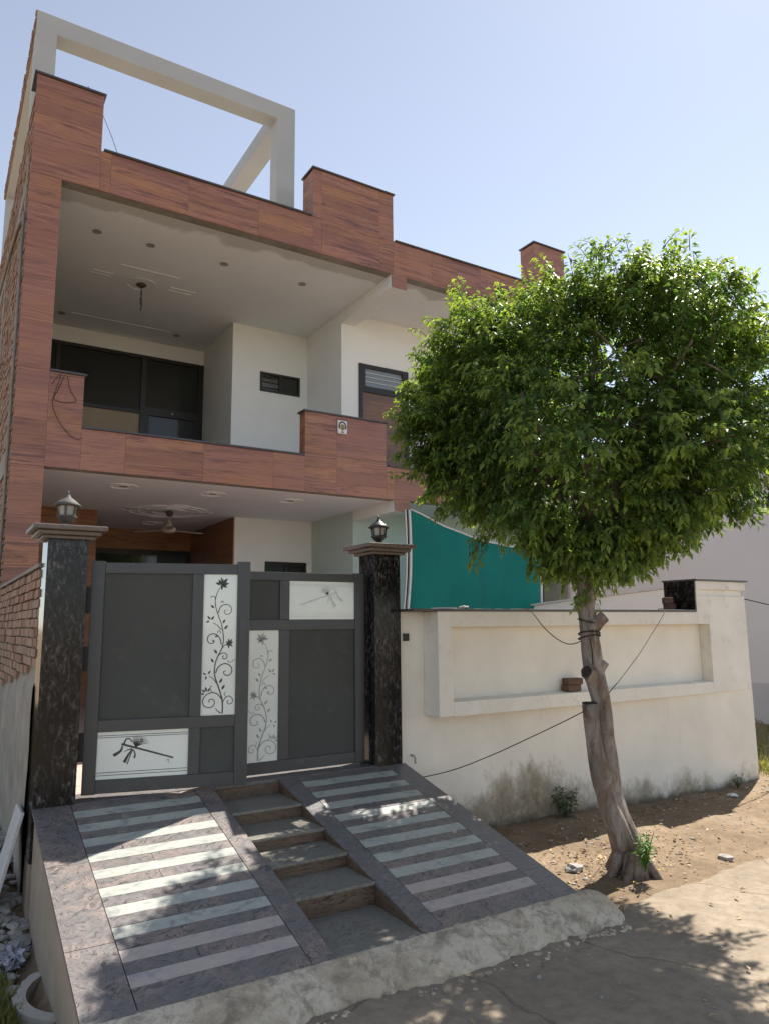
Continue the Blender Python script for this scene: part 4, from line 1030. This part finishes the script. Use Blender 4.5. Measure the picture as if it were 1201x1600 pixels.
# leaf litter and pebbles
n = 950; b = []
for _ in range(n):
    u = RNG.uniform()
    if u < .45: x, y = 4.15 + RNG.normal(0, .55), -1.25 + RNG.normal(0, .28)
    elif u < .75: x, y = RNG.uniform(3.1, 7.5), -.25 - RNG.exponential(.3)
    else: x, y = RNG.uniform(3.1, 8), RNG.uniform(-1.9, -.2)
    b.append((x, y, ground_z(x, y) + .008))
a = RNG.uniform(0, 2 * math.pi, n); d = unit(np.stack([np.cos(a), np.sin(a), RNG.normal(.1, .25, n)], 1)); L = RNG.uniform(.02, .05, n)
o = leaves_mesh('leaf_litter', np.array(b), d, unit(np.tile((0, 0, 1.), (n, 1)) + RNG.normal(0, .25, (n, 3))), L, L * .5, RNG.uniform(0, 1, n), DEAD, None, .35, -.05); stuff(o); o['label'] = 'dry fallen leaves scattered on the soil under the tree'; o['category'] = 'leaves'
n = 46; b = []
for _ in range(n):
    x, y = RNG.uniform(.9, 4.5), RNG.uniform(-3.6, -2.25); b.append((x, y, -.632))
a = RNG.uniform(0, 2 * math.pi, n); d = unit(np.stack([np.cos(a), np.sin(a), RNG.normal(.1, .1, n)], 1)); L = RNG.uniform(.03, .06, n)
o = leaves_mesh('leaf_litter', np.array(b), d, unit(np.tile((0, 0, 1.), (n, 1)) + RNG.normal(0, .3, (n, 3))), L, L * .45, RNG.uniform(0, 1, n), DEAD, None, .3, -.03); stuff(o); o['label'] = 'a few fallen leaves lying on the concrete road'; o['category'] = 'leaves'
mb = MB()
for _ in range(420):
    x = RNG.uniform(3.1, 8.5); y = RNG.uniform(-1.95, -.2); rock(mb, (x, y, ground_z(x, y) + .002), min(.022, RNG.exponential(.006) + .003))
for _ in range(110):
    x = RNG.uniform(0, 4.6); y = RNG.uniform(-4, -2.35); rock(mb, (x, y, -.643), RNG.exponential(.004) + .003)
o = stuff(mb.build('pebbles', STONE)); o['label'] = 'small pebbles and grit scattered over soil and road'; o['category'] = 'pebbles'
mb = MB()
for _ in range(260):
    x = -abs(RNG.normal(0, .22)) - .02; y = RNG.uniform(-.75, 2.2); rock(mb, (x, y, ground_z(x, y) + RNG.uniform(0, .04)), RNG.uniform(.015, .065))
o = stuff(mb.build('rubble', STONE)); o['label'] = 'grey builders rubble heaped beside the left side of the ramp'; o['category'] = 'rubble'
for (x, y, r, lb) in ((3.72, -1.30, .06, 'pale rough stone among dead leaves left of the tree trunk'), (5.02, -1.72, .05, 'grey pointed stone at the edge of the soil beside the road')):
    m_ = MB(); rock(m_, (x, y, ground_z(x, y) + r * .3), r); tag(m_.build('stone', STONE), lb, 'stone')
m_ = MB(); rock(m_, (7.05, -.45, ground_z(7.05, -.45) + .02), .06, .4); tag(m_.build('white_scrap', WHITEP), 'white scrap of litter lying near the far end of the cream wall', 'litter')

# ------------------------------------------------------------------ things on and around the compound wall
DBRICK = m_paint('weathered_brick', (.17, .105, .075), .4, .95, 14, .6, dirt=(.08, .055, .045))
def loose_brick(c, rz_, lb, dims=(.20, .095, .065)):
    m_ = MB().box(-dims[0] / 2, dims[0] / 2, -dims[1] / 2, dims[1] / 2, 0, dims[2]); o = m_.build('brick', DBRICK, bevel=.008); o.location = c; o.rotation_euler = (0, 0, rz_); tag(o, lb, 'brick', 'loose bricks on the compound wall')
loose_brick((4.99, -.115, .524), .05, 'lower of the two bricks stacked in the wall niche'); loose_brick((5.01, -.115, .590), -.12, 'upper of the two bricks stacked in the wall niche')
loose_brick((6.86, .06, 1.358), .3, 'lower dark brick piece on the coping beside the black pier face', (.16, .10, .075)); loose_brick((6.83, .06, 1.434), .9, 'upper dark brick piece on the coping beside the black pier face', (.13, .10, .075))
m_ = MB(); rock(m_, (3.62, -.12, 1.375), .055, .6); tag(m_.build('stone', STONE), 'pale stone chip lying on the coping in front of the teal net', 'stone')
m_ = MB().box(3.30, 3.52, -.15, -.05, 1.3585, 1.372); tag(m_.build('tile_offcut', SLABM), 'flat white tile offcut on the coping near the right gate pillar', 'tile offcut')
def cable(pts, r, lb):
    o = MB().tube(smooth_path(pts, 6), r, 5).build('cable', CABLE, smooth=True); tag(o, lb, 'cable')
cable([(3.90, -1.46, 1.12), (3.93, -1.15, 1.04), (4.12, -.70, 1.15), (4.33, -.26, 1.345), (4.33, -.15, 1.362)], .0042, 'dark cable from the wall coping to the trunk, left of the tree')
cable([(4.02, -1.48, .66), (4.6, -1.12, .74), (5.25, -.80, .93), (5.75, -.55, 1.1), (6.25, -.32, 1.30), (6.40, -.20, 1.362), (6.42, -.12, 1.366)], .0042, 'dark cable rising from the trunk to the coping near the black pier face')
cable([(3.82, -1.50, .57), (3.72, -1.30, .45), (3.60, -1.0, .29), (3.46, -.70, .13), (3.32, -.35, -.03), (3.20, -.05, -.13), (3.06, .04, -.15)], .0042, 'frayed dark cable from the trunk down to the wall foot beside the ramp')
lo = MB(); 
for z0, r0 in ((1.10, .088), (1.13, .086), (1.23, .083)):
    lo.tube([(3.925 + r0 * math.cos(a), -1.388 + r0 * math.sin(a), z0 + .02 * math.sin(a + z0 * 20)) for a in np.linspace(0, 2 * math.pi, 17)], .006, 5)
lo.tube(smooth_path([(3.86, -1.45, 1.1), (3.865, -1.465, .98), (3.86, -1.47, .88)], 4), .005, 5)
tag(lo.build('cable', CABLE, smooth=True), 'dark cable loops tied round the upper trunk', 'cable')
cable([(8.0, -.15, 1.50), (9.5, .1, 1.38), (11.5, .4, 1.28), (14, .5, 1.3)], .008, 'thin dark cable leaving the end pier towards the right edge')
cable([(.384, D - .02, 4.162), (.486, D - .035, 4.30), (.427, D - .03, 4.05), (.411, D - .02, 3.92), (.462, D - .02, 3.77), (.557, D - .02, 3.622), (.694, D - .02, 3.511), (.767, D - .02, 3.536)], .0038, 'thin dark wire hanging in a long curve from the left balcony block')
cable([(.529, D - .035, 4.30), (.459, D - .02, 4.093), (.422, D - .02, 3.989), (.503, D - .02, 3.954), (.677, D - .02, 3.989), (.604, D - .02, 4.117), (.559, D - .035, 4.29)], .0038, 'thin dark wire loop on the tiles below the left balcony block')
cable([(.60, D - .03, 8.29), (.72, 3.9, 8.31), (.868, 4.0, 8.08), (.99, 4.05, 7.87), (1.10, 4.1, 7.62), (1.12, 4.1, 7.45)], .0038, 'thin wire trailing from the left roof block to the roof')
# mask plaque on the balcony
pq = thing('mask_plaque', 'small white plaque with a dark-ringed ochre face on the balcony block', 'plaque', (4.42, D - .02, 4.16))
MB().box(4.34, 4.50, D - .022, D - .003, 4.065, 4.27).build('plate', WHITEP, pq, bevel=.006)
ar = MB()
ribbon(ar, [(4.42 + .058 * math.cos(a), 4.175 + .07 * math.sin(a)) for a in np.linspace(-.5, math.pi + .5, 22)], .022, .022, lambda x, z, h=0.0: (x, D - .0235, z)); ar.build('ring', BLACK, pq)
OCHRE = m_plain('ochre', (.38, .27, .12), .6)
fc = MB(); fc.v += [(4.42 + .042 * math.cos(a), D - .0245, 4.165 + .05 * math.sin(a)) for a in np.linspace(0, 2 * math.pi, 18)[:-1]]; fc.f.append(tuple(range(17))); fc.build('face', OCHRE, pq)
mk = MB(); ribbon(mk, [(4.39, 4.185), (4.41, 4.18)], .012, .012, lambda x, z, h=0.0: (x, D - .0255, z)); ribbon(mk, [(4.43, 4.18), (4.45, 4.185)], .012, .012, lambda x, z, h=0.0: (x, D - .0255, z)); ribbon(mk, [(4.395, 4.14), (4.445, 4.14)], .012, .012, lambda x, z, h=0.0: (x, D - .0255, z))
ribbon(mk, [(4.40, 4.09), (4.44, 4.09)], .02, .02, lambda x, z, h=0.0: (x, D - .0235, z)); mk.build('markings', BLACK, pq)

# ------------------------------------------------------------------ left plot: slab, bag, drain ring
m_ = MB(); b0 = Vector((-.055, .42, -.03)); b1 = Vector((-.055, .10, -.03)); dn = Vector((-.16, -.02, -.66))
for q in (b0, b1, b1 + dn, b0 + dn): m_.v.append(tuple(q))
for q in (b0, b1, b1 + dn, b0 + dn): m_.v.append(tuple(q + Vector((.024, 0, -.006))))
for q in ((0, 1, 2, 3), (7, 6, 5, 4), (0, 4, 5, 1), (1, 5, 6, 2), (2, 6, 7, 3), (3, 7, 4, 0)): m_.f.append(q)
tag(m_.build('marble_slab', SLABM, bevel=.003), 'white marble slab leaning on the plastered wall at the far left', 'marble slab')
bm = bmesh.new(); bmesh.ops.create_icosphere(bm, subdivisions=5, radius=1); mb = MB()
for v in bm.verts:
    k = 1 + .55 * noise.fractal(v.co * 2.1, 1, 2, 5) + .25 * noise.noise(v.co * 7); mb.v.append((-.10 + v.co.x * .08 * k, -.28 + v.co.y * .13 * k, -.80 + max(-.3, v.co.z) * .06 * k))
for f in bm.faces: mb.f.append(tuple(v.index for v in f.verts))
bm.free(); tag(mb.build('plastic_bag', BAGM), 'crumpled pale lilac plastic bag beside the ramp foot', 'plastic bag')
mb = MB(); seg = 30
for i in range(seg + 1):
    a = math.radians(118 + 124 * i / seg); jr = .014 * fbm(math.cos(a), math.sin(a), 9)
    for r, z in ((.285, -1.0), (.285, -.785), (.345 + jr, -.79 + jr * .3), (.36 + jr, -1.0)): mb.v.append((.20 + r * math.cos(a), -.94 + r * 1.12 * math.sin(a), z))
for i in range(seg):
    for k in range(3): mb.f.append((i * 4 + k, i * 4 + k + 1, (i + 1) * 4 + k + 1, (i + 1) * 4 + k))
mb.f.append((0, 1, 2, 3)); mb.f.append(tuple(seg * 4 + k for k in range(4)))
tag(mb.build('drain_ring', m_paint('whitewashed_cement', (.52, .48, .41), .2, .85, 8, .3)), 'broken whitewashed cement drain ring against the ramp side', 'drain ring')
# bushes standing on the empty plot to the left (mirrored in the polished pillar)
for k, (x, y, h) in enumerate(((-7.5, 15, 2.2), (-10.5, 19, 2.8), (-5.2, 21, 2.4))):
    t = thing('bush', ('low bush', 'tall bush', 'rounded bush')[k] + ' on the empty plot left of the house', 'bush', (x, y, -.7))
    nb_ = 3500; cc = np.array((x, y, -.7 + h * .5)); p = unit(RNG.normal(0, 1, (nb_, 3))) * (RNG.uniform(.5, 1, (nb_, 1)) ** .5) * np.array((1.6, 1.6, h * .55)) + cc
    dd = unit(RNG.normal(0, 1, (nb_, 3))); MB().tube([(x, y, -.75), (x, y, -.7 + h * .6)], [.08, .03], 6).build('trunk', BARK, t)
    leaves_mesh('crown', p, dd, unit(RNG.normal(0, 1, (nb_, 3))), RNG.uniform(.14, .26, nb_), RNG.uniform(.07, .12, nb_), RNG.uniform(0, 1, nb_), WEED, t)

for o in bpy.data.objects:
    if '_off' in o: del o['_off']
